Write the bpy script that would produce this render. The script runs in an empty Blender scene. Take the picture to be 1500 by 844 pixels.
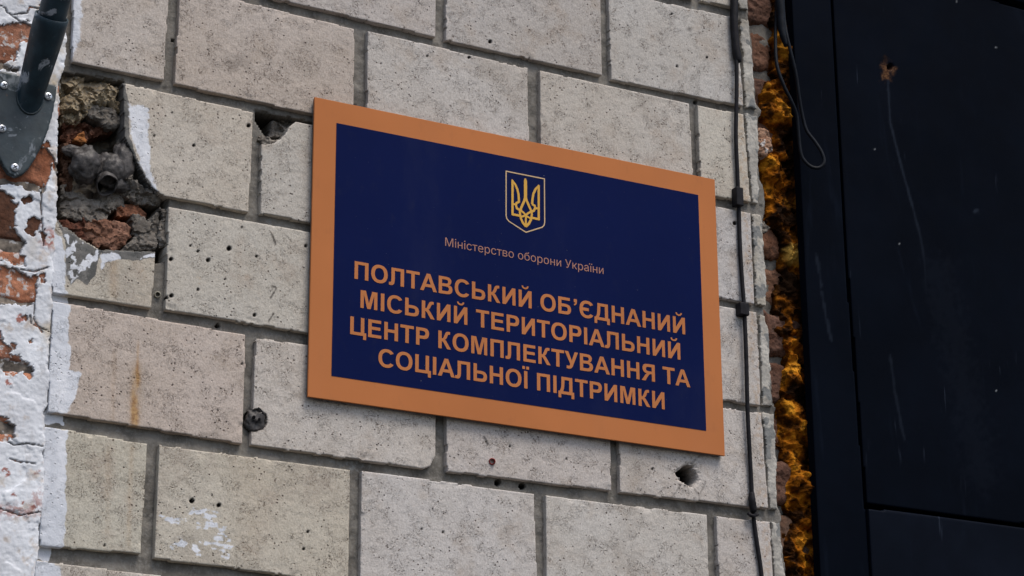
import bpy, math, random
import numpy as np
from mathutils import Matrix, Vector
random.seed(7); rng = np.random.default_rng(7)
scene = bpy.context.scene
COL = scene.collection

# ------------------------------------------------------------------ camera
# solved from the four corners of the sign (photo pixels, 1500 x 844)
SW, SH, FOC, GZ = 0.64, 0.4175, 3440.0, 2.55      # sign size (m), focal (px), height of sign centre above the ground
def _homog():
    P = np.array([(461,142),(1047,263),(1062,668),(451,581)], float) - [750,422]
    S = np.array([(-SW/2,SH/2),(SW/2,SH/2),(SW/2,-SH/2),(-SW/2,-SH/2)])
    A = []
    for (X,Y),(u,v) in zip(S,P):
        A.append([X,Y,1,0,0,0,-u*X,-u*Y,-u]); A.append([0,0,0,X,Y,1,-v*X,-v*Y,-v])
    H = np.linalg.svd(np.array(A))[2][-1].reshape(3,3)
    M = np.diag([1/FOC,1/FOC,1]) @ H
    M /= (np.linalg.norm(M[:,0])*np.linalg.norm(M[:,1]))**.5
    return M if M[2,2] > 0 else -M
_M = _homog()
rz = _M[:,1]/np.linalg.norm(_M[:,1]); rx = _M[:,0]-rz*(_M[:,0]@rz); rx /= np.linalg.norm(rx)
ry = np.cross(rz, rx); T = _M[:,2]
R = np.stack([rx,ry,rz],1)                        # world -> camera (x right, y down, z forward)
CAM = -R.T @ T
cam = bpy.data.cameras.new('camera'); co = bpy.data.objects.new('camera', cam); COL.objects.link(co)
B = R.T @ np.diag([1,-1,-1])
m4 = Matrix([list(B[i])+[CAM[i]+(GZ if i==2 else 0)] for i in range(3)]+[[0,0,0,1]])
co.matrix_world = m4
cam.sensor_width = 36; cam.lens = FOC/1500*36; cam.clip_start = .05; cam.clip_end = 300
scene.camera = co

# ------------------------------------------------------------------ light
SUN_EL, SUN_AZ = math.radians(62), math.radians(20)       # azimuth measured from the wall normal towards the right
w = bpy.data.worlds.new('World'); scene.world = w; w.use_nodes = True
sky = w.node_tree.nodes.new('ShaderNodeTexSky'); sky.sky_type = 'NISHITA'; sky.sun_disc = False
sky.sun_elevation = SUN_EL; sky.sun_rotation = math.pi - SUN_AZ
sky.dust_density = 3; sky.air_density = 1.0; sky.ozone_density = 1.0
bg = w.node_tree.nodes['Background']; bg.inputs[1].default_value = .12
w.node_tree.links.new(sky.outputs[0], bg.inputs[0])
sun = bpy.data.lights.new('sun','SUN'); sun.energy = 1.5; sun.angle = math.radians(28); sun.color = (1,.95,.88)
so = bpy.data.objects.new('sun', sun); COL.objects.link(so)
sd_ = Vector((math.sin(SUN_AZ)*math.cos(SUN_EL), -math.cos(SUN_AZ)*math.cos(SUN_EL), math.sin(SUN_EL)))
so.rotation_euler = sd_.to_track_quat('Z','Y').to_euler()
scene.view_settings.view_transform = 'Standard'; scene.view_settings.look = 'None'
scene.view_settings.exposure = 0.43; scene.view_settings.gamma = 1

# ------------------------------------------------------------------ pixel <-> wall helpers
YB = .010                                           # plane of the block faces (the sign face is y = 0)
def at(px, py, y=YB):                               # world point where the view ray through a photo pixel meets depth y
    d = R.T @ np.array([(px-750)/FOC, (py-422)/FOC, 1.0])
    t = (y-CAM[1])/d[1]; p = CAM+d*t
    return (p[0], y, p[2]+GZ)
def to_px(x, y, z):
    p = np.stack([x-CAM[0], y-CAM[1], z-GZ-CAM[2]], 0)
    c = np.tensordot(R, p, 1)
    return c[0]/c[2]*FOC+750, c[1]/c[2]*FOC+422
def poly_at(pts, y=YB): return [(at(a,b,y)[0], at(a,b,y)[2]) for a,b in pts]

# ------------------------------------------------------------------ numpy noise
def _hash(i, j, s):
    h = (i*374761393 + j*668265263 + s*974634777) & 0xffffffff
    h = ((h ^ (h >> 13))*1274126177) & 0xffffffff
    return ((h ^ (h >> 16)) & 0xffffff)/float(0xffffff)
def vnoise(x, z, s=0):
    xi = np.floor(x).astype(np.int64); zi = np.floor(z).astype(np.int64)
    fx = x-xi; fz = z-zi; fx = fx*fx*(3-2*fx); fz = fz*fz*(3-2*fz)
    a = _hash(xi,zi,s); b = _hash(xi+1,zi,s); c = _hash(xi,zi+1,s); d = _hash(xi+1,zi+1,s)
    return (a+(b-a)*fx)*(1-fz)+(c+(d-c)*fx)*fz
def fbm(x, z, f, o=4, s=0):                         # centred on 0
    r = 0; a = .5; t = 0
    for k in range(o):
        r = r + a*(vnoise(x*f+17.3*k, z*f-9.1*k, s+k)-.5); t += a; a *= .55; f *= 2.03
    return r/t*2
def ss(e0, e1, v):
    t = np.clip((v-e0)/(e1-e0), 0, 1); return t*t*(3-2*t)
def sdf(X, Z, poly):                                # signed distance, negative inside
    P = np.asarray(poly, float); n = len(P); d = np.full(X.shape, 1e9); ins = np.zeros(X.shape, bool)
    for i in range(n):
        a = P[i]; b = P[(i+1)%n]; e = b-a; L = e@e
        if L < 1e-14: continue
        t = np.clip(((X-a[0])*e[0]+(Z-a[1])*e[1])/L, 0, 1)
        d = np.minimum(d, (X-a[0]-t*e[0])**2+(Z-a[1]-t*e[1])**2)
        c = ((a[1] > Z) != (b[1] > Z)) & (X < e[0]*(Z-a[1])/(e[1] if abs(e[1]) > 1e-12 else 1e-12)+a[0])
        ins ^= c
    d = np.sqrt(d); return np.where(ins, -d, d)
def seg(X, Z, pts):                                 # distance to an open polyline
    d = np.full(X.shape, 1e9)
    for a,b in zip(pts[:-1], pts[1:]):
        a = np.array(a,float); b = np.array(b,float); e = b-a; t = np.clip(((X-a[0])*e[0]+(Z-a[1])*e[1])/(e@e), 0, 1)
        d = np.minimum(d, np.hypot(X-a[0]-t*e[0], Z-a[1]-t*e[1]))
    return d

# ------------------------------------------------------------------ object helpers
def tag(o, label=None, cat=None, group=None, kind=None):
    for k,v in (('label',label),('category',cat),('group',group),('kind',kind)):
        if v: o[k] = v
    return o
def empty(name, loc, label, cat, group=None):
    o = bpy.data.objects.new(name, None); COL.objects.link(o); o.location = loc; o.empty_display_size = .05
    return tag(o, label, cat, group)
def link(name, me, mat, parent=None, loc=(0,0,0)):
    o = bpy.data.objects.new(name, me); COL.objects.link(o)
    if mat: me.materials.append(mat)
    o.location = loc
    if parent:
        o.parent = parent; o.location = Vector(loc)-parent.location
    return o
def mesh_np(name, V, F, mat, parent=None, smooth=True, att=None, tint=None, centre=None):
    V = np.asarray(V, float); F = np.asarray(F)
    c = V.mean(0) if centre is None else np.asarray(centre, float)
    me = bpy.data.meshes.new(name); k = F.shape[1]
    me.vertices.add(len(V)); me.vertices.foreach_set('co', (V-c).astype(np.float32).ravel())
    me.loops.add(F.size); me.loops.foreach_set('vertex_index', F.astype(np.int32).ravel())
    me.polygons.add(len(F)); me.polygons.foreach_set('loop_start', np.arange(0, F.size, k, dtype=np.int32))
    me.update(calc_edges=True); me.validate()
    me.polygons.foreach_set('use_smooth', np.full(len(me.polygons), smooth))
    if att is not None:
        a = me.color_attributes.new('marks', 'FLOAT_COLOR', 'POINT'); a.data.foreach_set('color', np.asarray(att, np.float32).ravel())
    o = link(name, me, mat, parent, tuple(c))
    if tint is not None: o['tint'] = tint; o.color = (*tint, 1)
    return o
def relief(name, poly, yf, th, mat, parent=None, res=.0016, rough=(.0004,220), edge=(.0010,70), bevel=(.0005,.0024), field=None, marks=None, seed=0, tint=None, keep=None):
    """a slab with outline poly (world x,z), worn face at y=yf (towards the viewer), thickness th, as one gridded mesh"""
    P = np.asarray(poly, float); pad = 3*res+edge[0]
    xs = np.arange(P[:,0].min()-pad, P[:,0].max()+pad, res); zs = np.arange(P[:,1].min()-pad, P[:,1].max()+pad, res)
    X, Z = np.meshgrid(xs, zs)
    Xn = X+edge[0]*fbm(X,Z,edge[1],3,seed+5); Zn = Z+edge[0]*fbm(X,Z,edge[1],3,seed+9)
    s = sdf(Xn, Zn, P)
    gz, gx = np.gradient(s, res); gn = np.maximum(np.hypot(gx,gz), .3)
    ins = s < 0
    cell = ins[:-1,:-1]|ins[1:,:-1]|ins[:-1,1:]|ins[1:,1:]
    Y = yf + bevel[0]*(1-np.clip(-s/bevel[1],0,1))**2 + rough[0]*fbm(X,Z,rough[1],3,seed)
    PX, PY = to_px(X, np.full_like(X, yf), Z)
    if field is not None: Y = Y + field(X, Z, PX, PY, s)
    out = ~ins
    Xo = np.where(out, X-s*gx/gn**2, X); Zo = np.where(out, Z-s*gz/gn**2, Z); Y = np.where(out, yf+th, Y)
    idx = np.full(X.shape, -1, np.int64); use = np.zeros(X.shape, bool)
    for a in (0,1):
        for b in (0,1): use[a:a+cell.shape[0], b:b+cell.shape[1]] |= cell
    idx[use] = np.arange(use.sum())
    V = np.stack([Xo[use],Y[use],Zo[use]],1)
    F = np.stack([idx[:-1,:-1][cell],idx[:-1,1:][cell],idx[1:,1:][cell],idx[1:,:-1][cell]],1)
    att = None
    if marks is not None: att = np.stack([m[use] for m in marks(X,Z,PX,PY,s)],1)
    om = out[use]; yy = V[:,1][F]; wallf = om[F].any(1) | ((yy.max(1)-yy.min(1)) > .55*res)
    o = mesh_np(name, V, F, mat, parent, True, att, tint)
    if len(o.data.polygons) == len(F): o.data.polygons.foreach_set('use_smooth', ~wallf); o.data.update()
    return o
def box(name, x0, x1, y0, y1, z0, z1, mat, parent=None, bev=0, tint=None):
    V = [(x,y,z) for x in (x0,x1) for y in (y0,y1) for z in (z0,z1)]
    F = [(0,1,3,2),(4,6,7,5),(0,4,5,1),(2,3,7,6),(0,2,6,4),(1,5,7,3)]
    o = mesh_np(name, V, F, mat, parent, False, tint=tint)
    if bev:
        b = o.modifiers.new('bevel','BEVEL'); b.width = bev; b.segments = 2
    return o
def frames(P):
    P = [Vector(p) for p in P]; T_ = [(P[min(i+1,len(P)-1)]-P[max(i-1,0)]).normalized() for i in range(len(P))]
    n = T_[0].orthogonal().normalized(); N = []
    for t in T_:
        n = (n-t*n.dot(t)).normalized(); N.append(n.copy())
    return P, T_, N
def catmull(P, k=6):
    P = [np.array(p,float) for p in P]; Q = [2*P[0]-P[1]]+P+[2*P[-1]-P[-2]]; out = []
    for i in range(1,len(Q)-2):
        for j in range(k):
            t = j/k; a,b,c,d = Q[i-1:i+3]
            out.append(.5*((2*b)+(-a+c)*t+(2*a-5*b+4*c-d)*t*t+(-a+3*b-3*c+d)*t**3))
    out.append(P[-1]); return out
def tube(name, pts, rad, mat, parent=None, n=10, sub=6, wob=0, cap=True):
    if not hasattr(rad,'__len__'): rad = [rad]*len(pts)
    Q = catmull([(*p, r) for p,r in zip(pts,rad)], sub) if sub > 1 else [np.array((*p,r)) for p,r in zip(pts,rad)]
    P,T_,N = frames([q[:3] for q in Q]); V = []; F = []
    for i,(p,t,nn) in enumerate(zip(P,T_,N)):
        b = t.cross(nn)
        for j in range(n):
            a = 2*math.pi*j/n; r = Q[i][3]*(1+wob*(random.random()-.5))
            V.append(p+(nn*math.cos(a)+b*math.sin(a))*r)
    m = len(P)
    for i in range(m-1):
        for j in range(n): F.append((i*n+j, i*n+(j+1)%n, (i+1)*n+(j+1)%n, (i+1)*n+j))
    if cap:
        for i,fl in ((0,1),(m-1,0)):
            c = len(V); V.append(P[i])
            for j in range(n):
                q = (i*n+j, i*n+(j+1)%n)
                F.append((c,q[1],q[0],q[0]) if fl else (c,q[0],q[1],q[1]))
    me = bpy.data.meshes.new(name); c0 = sum((Vector(v) for v in V), Vector())/len(V)
    me.from_pydata([Vector(v)-c0 for v in V], [], [tuple(dict.fromkeys(f)) for f in F]); me.update()
    for p in me.polygons: p.use_smooth = len(p.vertices) == 4
    return link(name, me, mat, parent, tuple(c0))

# ------------------------------------------------------------------ materials
class NT:
    def __init__(s, name, rough=.8, spec=.3):
        s.m = bpy.data.materials.new(name); s.m.use_nodes = True; s.t = s.m.node_tree; s.n = s.t.nodes
        s.b = s.n['Principled BSDF']; s.b.inputs['Roughness'].default_value = rough
        s.b.inputs['Specular IOR Level'].default_value = spec
        s.pos = s.n.new('ShaderNodeNewGeometry').outputs['Position']
    def L(s, a, b): s.t.links.new(a, b)
    def put(s, sock, v):
        if isinstance(v, (int,float)): sock.default_value = v
        elif isinstance(v, tuple): sock.default_value = (*v,1) if len(v) == 3 and sock.type == 'RGBA' else v
        else: s.L(v, sock)
    def noise(s, sc, det=4, rough=.55, dist=0, off=0, stretch=None):
        n = s.n.new('ShaderNodeTexNoise'); n.inputs['Scale'].default_value = sc; n.inputs['Detail'].default_value = det
        n.inputs['Roughness'].default_value = rough; n.inputs['Distortion'].default_value = dist
        mp = s.n.new('ShaderNodeMapping'); mp.inputs['Location'].default_value = (off,off*.7,off*1.3)
        if stretch: mp.inputs['Scale'].default_value = stretch
        s.L(s.pos, mp.inputs[0]); s.L(mp.outputs[0], n.inputs[0]); return n.outputs[0]
    def voro(s, sc, feat='F1', rnd=1):
        n = s.n.new('ShaderNodeTexVoronoi'); n.feature = feat; n.inputs['Scale'].default_value = sc; n.inputs['Randomness'].default_value = rnd
        s.L(s.pos, n.inputs[0]); return n
    def ramp(s, v, a, b, lo=0, hi=1):
        n = s.n.new('ShaderNodeMapRange'); n.interpolation_type = 'SMOOTHSTEP'
        for i,x in enumerate((v,a,b,lo,hi)): s.put(n.inputs[i], x)
        return n.outputs[0]
    def math(s, op, a, b=0.0):
        n = s.n.new('ShaderNodeMath'); n.operation = op; s.put(n.inputs[0],a); s.put(n.inputs[1],b); return n.outputs[0]
    def mix(s, f, a, b, mode='MIX'):
        n = s.n.new('ShaderNodeMix'); n.data_type = 'RGBA'; n.blend_type = mode
        s.put(n.inputs[0], f); s.put(n.inputs[6], a); s.put(n.inputs[7], b); return n.outputs[2]
    def marks(s):
        a = s.n.new('ShaderNodeAttribute'); a.attribute_name = 'marks'
        q = s.n.new('ShaderNodeSeparateColor'); s.L(a.outputs['Color'], q.inputs[0])
        return q.outputs[0], q.outputs[1], q.outputs[2], a.outputs['Alpha']
    def tint(s): return s.n.new('ShaderNodeObjectInfo').outputs['Color']
    def col(s, c): s.put(s.b.inputs['Base Color'], c)
    def bump(s, h, dist, strength=1.0, prev=None):
        n = s.n.new('ShaderNodeBump'); n.inputs['Strength'].default_value = strength; n.inputs['Distance'].default_value = dist
        s.put(n.inputs['Height'], h)
        if prev is not None: s.L(prev, n.inputs['Normal'])
        s.L(n.outputs[0], s.b.inputs['Normal']); return n.outputs[0]

def block_mat():
    s = NT('silicate_block', .92, .15)
    c = s.mix(s.ramp(s.noise(5,3),.3,.7), (.505,.460,.402), (.555,.522,.478))
    c = s.mix(1.0, c, s.tint(), 'MULTIPLY')
    c = s.mix(s.ramp(s.noise(22,5,.6,off=3),.50,.72,0,.5), c, (.40,.32,.25))
    c = s.mix(s.ramp(s.noise(9,5,.62,off=9),.54,.70,0,.45), c, (.30,.25,.20))
    g = s.noise(420,3,.7,off=5)
    c = s.mix(s.ramp(g,.34,.66), s.mix(.24,c,(.17,.14,.115)), s.mix(.12,c,(.85,.82,.77)))
    sp = s.ramp(s.noise(380,2,.6,off=8),.63,.71)
    c = s.mix(s.math('MULTIPLY',sp,.75), c, (.14,.11,.09))
    wn = s.noise(150,2,.5,1.8,off=1); ridge = s.ramp(s.math('ABSOLUTE', s.math('SUBTRACT', wn, .5)), .006,.020,1,0)
    wm = s.math('MULTIPLY', ridge, s.ramp(s.noise(48,3,off=2),.50,.64))
    c = s.mix(s.math('MULTIPLY',wm,.85), c, (.12,.08,.06))
    v = s.voro(150); pit = s.math('MULTIPLY', s.ramp(v.outputs['Distance'],.10,.22,1,0), s.ramp(s.noise(40,2,off=7),.52,.6))
    c = s.mix(s.math('MULTIPLY',pit,.8), c, (.09,.065,.05))
    W,G,C_,D = s.marks()
    fine = s.noise(160,4,.65,off=4)
    c = s.mix(s.ramp(G,.0,1.0,0,.85), c, s.mix(s.ramp(fine,.4,.6), (.30,.15,.05), (.46,.27,.10)))
    c = s.mix(s.ramp(s.math('ADD',C_,s.math('MULTIPLY',s.math('SUBTRACT',fine,.5),.9)),.42,.58), c, s.mix(s.ramp(s.noise(70,4),.3,.7),(.105,.105,.10),(.21,.20,.185)))
    wf = s.ramp(s.math('ADD',W,s.math('MULTIPLY',s.math('SUBTRACT',fine,.5),1.0)),.36,.70)
    c = s.mix(wf, c, s.mix(s.ramp(s.noise(35,5,off=6,stretch=(1,1,.3)),.35,.7),(.64,.66,.70),(.78,.79,.82)))
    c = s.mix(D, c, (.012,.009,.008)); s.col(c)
    h = s.math('SUBTRACT', s.math('MULTIPLY',g,.6), s.math('ADD', s.math('MULTIPLY',wm,1.4), s.math('MULTIPLY',pit,2.2)))
    b = s.bump(h, .0010, .9)
    s.bump(s.noise(45,4,off=12), .0025, .5, b)
    return s.m
def mortar_mat(a=(.125,.116,.102), b=(.225,.208,.182), name='cement_mortar'):
    s = NT(name, .95, .1)
    c = s.mix(s.ramp(s.noise(40,5,.6),.3,.7), a, b)
    c = s.mix(s.ramp(s.noise(300,3,.6,off=2),.45,.7,0,.6), c, (.26,.25,.23))
    c = s.mix(s.ramp(s.noise(12,3,off=6),.5,.65,0,.5), c, (.075,.066,.058))
    W,G,C_,D = s.marks(); fine = s.noise(160,4,.65,off=4)
    c = s.mix(s.ramp(G,0,1,0,.9), c, (.34,.27,.17))
    c = s.mix(s.ramp(s.math('ADD',C_,s.math('MULTIPLY',s.math('SUBTRACT',fine,.5),.8)),.4,.6), c, (.22,.22,.21))
    c = s.mix(s.ramp(s.math('ADD',W,s.math('MULTIPLY',s.math('SUBTRACT',fine,.5),.8)),.4,.6), c, (.62,.64,.68))
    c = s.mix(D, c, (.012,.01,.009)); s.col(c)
    p = s.bump(s.noise(260,5,.65), .0010, .9); s.bump(s.noise(60,4,off=3), .003, .5, p)
    return s.m
def brick_mat(name, a, b, dirt=.5, washed=0):
    s = NT(name, .93, .12)
    c = s.mix(s.ramp(s.noise(30,4,.6),.35,.68), a, b)
    c = s.mix(1.0, c, s.tint(), 'MULTIPLY')
    c = s.mix(s.ramp(s.noise(75,5,.65,off=4),.5,.68,0,dirt), c, (.055,.042,.036))
    c = s.mix(s.ramp(s.noise(300,3,.6,off=7),.58,.7,0,.5), c, (.05,.03,.025))
    if washed: c = s.mix(s.ramp(s.noise(90,5,.6,off=14),.53,.60,0,washed), c, (.62,.60,.58))
    s.col(c); p = s.bump(s.noise(240,5,.65), .0014, 1.0); s.bump(s.noise(60,4,off=3), .005, .6, p)
    return s.m
def plain(name, col, rough=.6, spec=.3, metal=0, var=.3, vs=60, bump=.0003, bs=300):
    s = NT(name, rough, spec); s.b.inputs['Metallic'].default_value = metal
    dk = tuple(x*(1-var) for x in col); lt = tuple(min(1,x*(1+var)) for x in col)
    s.col(s.mix(s.ramp(s.noise(vs,5,.6),.3,.7), dk, lt))
    if bump: s.bump(s.noise(bs,4), bump, .8)
    return s.m
def plaster_mat():
    s = NT('old_white_plaster', .85, .2)
    c = s.mix(s.ramp(s.noise(14,5,.6),.3,.7), (.62,.63,.655), (.84,.86,.89))
    c = s.mix(s.ramp(s.noise(60,5,.65,off=5,stretch=(1,1,.35)),.52,.72,0,.55), c, (.40,.385,.375))
    c = s.mix(s.ramp(s.noise(38,4,.6,off=15),.56,.70,0,.7), c, (.50,.41,.33))
    W,G,C_,D = s.marks()               # W wash of pink, G bare mortar, C yellowed, D crack
    c = s.mix(s.math('MULTIPLY',W,s.ramp(s.noise(130,4,.6,off=2),.40,.55)), c, (.36,.15,.12))
    c = s.mix(s.math('MULTIPLY',C_,s.ramp(s.noise(50,4,.6,off=2),.35,.6)), c, (.52,.44,.33))
    m = s.mix(s.ramp(s.noise(60,4),.35,.65),(.085,.072,.06),(.27,.225,.18))
    m = s.mix(s.ramp(s.noise(110,5,.6,off=21),.56,.64,0,.8), m, (.60,.58,.56))
    c = s.mix(G, c, m)
    c = s.mix(D, c, (.05,.04,.035)); s.col(c)
    p = s.bump(s.noise(220,5,.65), .0007, .8); s.bump(s.noise(32,4,off=3), .0015, .4, p)
    return s.m
def door_mat(name, base=(.0017,.0028,.0058)):
    s = NT(name, .45, .018)
    c = s.mix(s.ramp(s.noise(7,5,.6),.3,.7), base, tuple(x*1.5 for x in base))
    st = s.ramp(s.noise(16,4,.6,1.5,off=3,stretch=(1,1,.16)),.57,.72,0,.3)
    c = s.mix(st, c, (.008,.012,.022))
    scr = s.math('MULTIPLY', s.ramp(s.noise(110,3,.6,off=5,stretch=(1,1,.07)),.66,.76), s.ramp(s.noise(8,2,off=9),.5,.62))
    c = s.mix(s.math('MULTIPLY',scr,.8), c, (.025,.032,.048))
    c = s.mix(s.ramp(s.noise(190,3,.6,off=11),.72,.80,0,.35), c, (.02,.023,.03))
    W,G,C_,D = s.marks()
    c = s.mix(G, c, s.mix(s.ramp(s.noise(260,4),.4,.6),(.055,.024,.012),(.15,.075,.035)))
    c = s.mix(W, c, (.035,.045,.065)); c = s.mix(C_, c, (.55,.58,.6)); c = s.mix(D, c, (.002,.002,.003)); s.col(c)
    s.put(s.b.inputs['Roughness'], s.ramp(s.noise(24,5,.6,off=8),.3,.75,.34,.62))
    p = s.bump(s.noise(300,3), .00012, .6); s.bump(s.noise(5,3,off=2), .006, .35, p)
    return s.m
def foam_mat():
    s = NT('amber_foam', .9, .05)
    n = s.noise(27,4,.5,.25)
    c = s.mix(s.ramp(n,.38,.60), (.010,.004,.0015), (.40,.125,.007))
    c = s.mix(s.ramp(n,.51,.68), c, (.64,.27,.022))
    c = s.mix(s.ramp(s.noise(60,4,.6,off=4),.50,.62,0,.8), c, (.03,.011,.003)); 
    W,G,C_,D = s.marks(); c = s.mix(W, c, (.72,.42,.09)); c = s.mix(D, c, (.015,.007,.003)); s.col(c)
    p = s.bump(s.noise(140,4,.6), .002, .8); s.bump(s.noise(50,4,off=3), .008, .7, p)
    return s.m
M = dict(block=block_mat(), mortar=mortar_mat(), rubble=mortar_mat((.22,.165,.10),(.36,.29,.19),'tan_rubble'),
         grey=mortar_mat((.10,.086,.072),(.235,.208,.178),'grey_cement'),
         edge=mortar_mat((.36,.335,.295),(.56,.53,.47),'rough_edge'),
         brick=brick_mat('old_brick',(.19,.085,.052),(.33,.165,.11)),
         brickl=brick_mat('washed_brick',(.22,.10,.062),(.40,.21,.14),.55,.8),
         dark=plain('dark_lump',(.055,.049,.046),.5,.35,0,.7,120,.0012,160),
         plaster=plaster_mat(), door=door_mat('navy_steel'), doorl=door_mat('navy_steel_sheet',(.0038,.0054,.0098)), foam=foam_mat(),
         rubber=plain('black_rubber',(.012,.011,.013),.6,.15,0,.4,120,.0002),
         rubberb=plain('blue_black_rubber',(.006,.008,.012),.55,.15,0,.3,120,.0002),
         zinc=plain('zinc_screw',(.60,.62,.64),.35,.5,.85,.15,200,0), slot=plain('screw_slot',(.03,.03,.035),.6),
         red=plain('red_plug',(.22,.018,.014),.6), bone=plain('pale_plug',(.40,.36,.28),.6),
         asphalt=plain('asphalt',(.05,.05,.05),.9,.2,0,.3,8,.002,120))
def steel_mat(name, a, b, wear):
    s = NT(name, .42, .4)
    c = s.mix(s.ramp(s.noise(30,5,.6),.3,.7), a, b)
    wr = s.math('MULTIPLY', s.ramp(s.noise(26,4,.6,1,off=23),.60,.64), s.ramp(s.noise(120,3,off=5),.35,.6))
    c = s.mix(s.math('MULTIPLY',wr,wear), c, (.34,.37,.40))
    c = s.mix(s.ramp(s.noise(70,5,.65,off=3),.60,.68,0,.5), c, (.16,.17,.175))
    c = s.mix(s.ramp(s.noise(60,4,.6,off=13),.64,.72,0,.7), c, (.11,.06,.035)); s.col(c)
    s.put(s.b.inputs['Roughness'], s.ramp(s.noise(40,4,off=8),.3,.7,.3,.6))
    s.bump(s.noise(150,4), .0004, .8); return s.m
M['steel'] = steel_mat('painted_steel',(.016,.026,.030),(.040,.058,.064),.5); M['tube'] = steel_mat('dark_tube',(.008,.020,.028),(.026,.052,.068),.95)
def vinyl(name, col, rough):
    s = NT(name, rough, .03)
    c = s.mix(s.ramp(s.noise(4,3),.3,.7), tuple(x*.93 for x in col), tuple(x*1.06 for x in col))
    c = s.mix(s.ramp(s.noise(55,5,.65,off=4,stretch=(1,1,.5)),.56,.74,0,.22), c, tuple(x*.55+.02 for x in col))
    c = s.mix(s.ramp(s.noise(9,5,.65,off=31,stretch=(1,1,.35)),.50,.75,0,.30), c, tuple(x*.9+.018 for x in col))
    c = s.mix(s.ramp(s.noise(420,2,.5,off=9),.76,.80,0,.7), c, (.35,.34,.33)); s.col(c)
    s.put(s.b.inputs['Roughness'], s.ramp(s.noise(20,5,off=8),.3,.7,rough-.08,rough+.1))
    s.bump(s.noise(6,2), .002, .15); return s.m
M['copper'] = vinyl('copper_vinyl',(.50,.180,.064),.5); M['navy'] = vinyl('navy_vinyl',(.0036,.0088,.057),.5)
M['text'] = vinyl('copper_print',(.50,.185,.068),.55); M['thin'] = vinyl('pale_copper_print',(.42,.21,.16),.55)
M['gold'] = vinyl('gold_print',(.66,.37,.075),.5); M['outline'] = vinyl('pale_gold_print',(.60,.42,.25),.5)
M['alu'] = plain('panel_edge',(.10,.09,.09),.5)

# ------------------------------------------------------------------ the setting
me = bpy.data.meshes.new('ground'); me.from_pydata([(-60,-60,0),(60,-60,0),(60,60,0),(-60,60,0)],[],[(0,1,2,3)])
tag(link('ground', me, M['asphalt']), kind='structure')

# ------------------------------------------------------------------ masonry wall
wall = empty('block_wall', (at(600,700)[0], YB+.1, 0), 'wall of pale grey silicate blocks with recessed grey mortar joints behind the sign', 'wall')
HOLES = [ # px, py, radius px, depth m
 (252,165,1.6,.003),(226,199,1.5,.003),(284,213,2.2,.006),(364,184,2.8,.010),(718,61,2.6,.008),(687,84,2,.006),(626,82,1.7,.004),
 (335.6,364,3.6,.008),(305,381,3,.010),(290,368,2,.006),(279,360,1.5,.004),(448,360,2.3,.006),(290,424,2.4,.003),(373,461.5,2.6,.008),
 (329.6,409,1.5,.004),(250.6,379.6,3,.008),(251,433,3,.008),(244,436,2.6,.008),(376,375.6,1.8,.005),(354,333,1.5,.004),(354.5,533,1.6,.004),
 (281,733.6,3.6,.012),(320.5,740,3,.010),(451,779,2,.005),(444.6,804,1.8,.005),(956,687,1.7,.004),(617.6,775,1.6,.004),(649,779.5,1.6,.004),
 (153,799,1.8,.004),(1076.5,327,3,.008),(984,20.6,1.4,.004),(991.7,97,1.7,.005),(1035.5,84,1.4,.004),(747,654,1.6,.004),(830,672,1.6,.003),(1098,109,1.7,.004)]
MHOLES = [(318.6,477.5,3,.01),(729,707,4.4,.016),(765,712,4.4,.016),(253,60,2,.006),(1018,150,2.5,.01)]
BULLET = [(992,693),(1000,686),(1006,681),(1015,684),(1020,695),(1021,703),(1014,712),(1006,708),(998,702)]
CRACKS = [[(988,692),(980,687),(971,684)],[(997,710),(990,721),(984,730)],[(1004,711),(1008,718),(1009,726)],[(1015,712),(1021,722),(1025,728),(1024,741)],
          [(1026,722),(1031,712),(1034,705)],[(1014,681),(1019,672),(1026,668)],[(384,630),(392,640),(398,646)],[(346,812),(348,826),(345,838)]]
SCR = [[(709,640),(712,645),(714,651)],[(697,664),(701,668)],[(395,338),(400,347),(404,358)],[(398,418),(405,422),(397,436)],[(400,460),(394,470)]]
PLUGPOS = (374.5,616,17)
WHITE = [ # painted or limed patches (photo pixels), softness, strength
 ([(96,-60),(122,-60),(123,40),(118,70),(104,92),(90,92)],5),
 ([(187,150),(200,152),(219,157),(221,200),(222,250),(236,286),(224,276),(212,262),(196,215),(188,190)],3),
 ([(70,335),(92,345),(98,380),(96,425),(106,432),(70,432)],3),
 ([(143,372),(176,370),(179,380),(160,384),(148,398)],2.5),([(210,372),(229,370),(229,378),(205,380)],2),
 ([(66,436),(104,446),(101,500),(104,508),(102,540),(121,546),(112,578),(99,608),(60,604)],3),
 ([(56,618),(100,630),(97,700),(96,802),(88,806),(50,800)],3),([(40,818),(92,826),(86,900),(30,900)],4)]
CEM = [([(84,322),(100,335),(120,352),(149,366),(146,380),(140,402),(126,418),(114,408),(104,420),(94,395),(96,360)],4),
       ([(149,364),(230,367),(231,378),(205,381),(176,380),(149,378)],2.5),([(176,118),(184,122),(190,160),(190,200),(204,238),(228,276),(240,290),(222,280),(196,240),(180,205)],3)]
CHALK = [[(236,757),(272,765)],[(244,762),(262,766)],[(286,746),(322,757)],[(290,768),(330,772)],[(300,795),(336,798)],[(316,790),(338,800)],[(279,751),(292,750),(311,759)],[(289,771),(303,774)],[(306,766),(328,774)],[(254,800),(270,796)],[(285,790),(300,798),(330,789)],[(312,803),(334,815)],[(322,782),(335,792)],[(262,790),(268,800)],[(284,800),(290,812)]]
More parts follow.
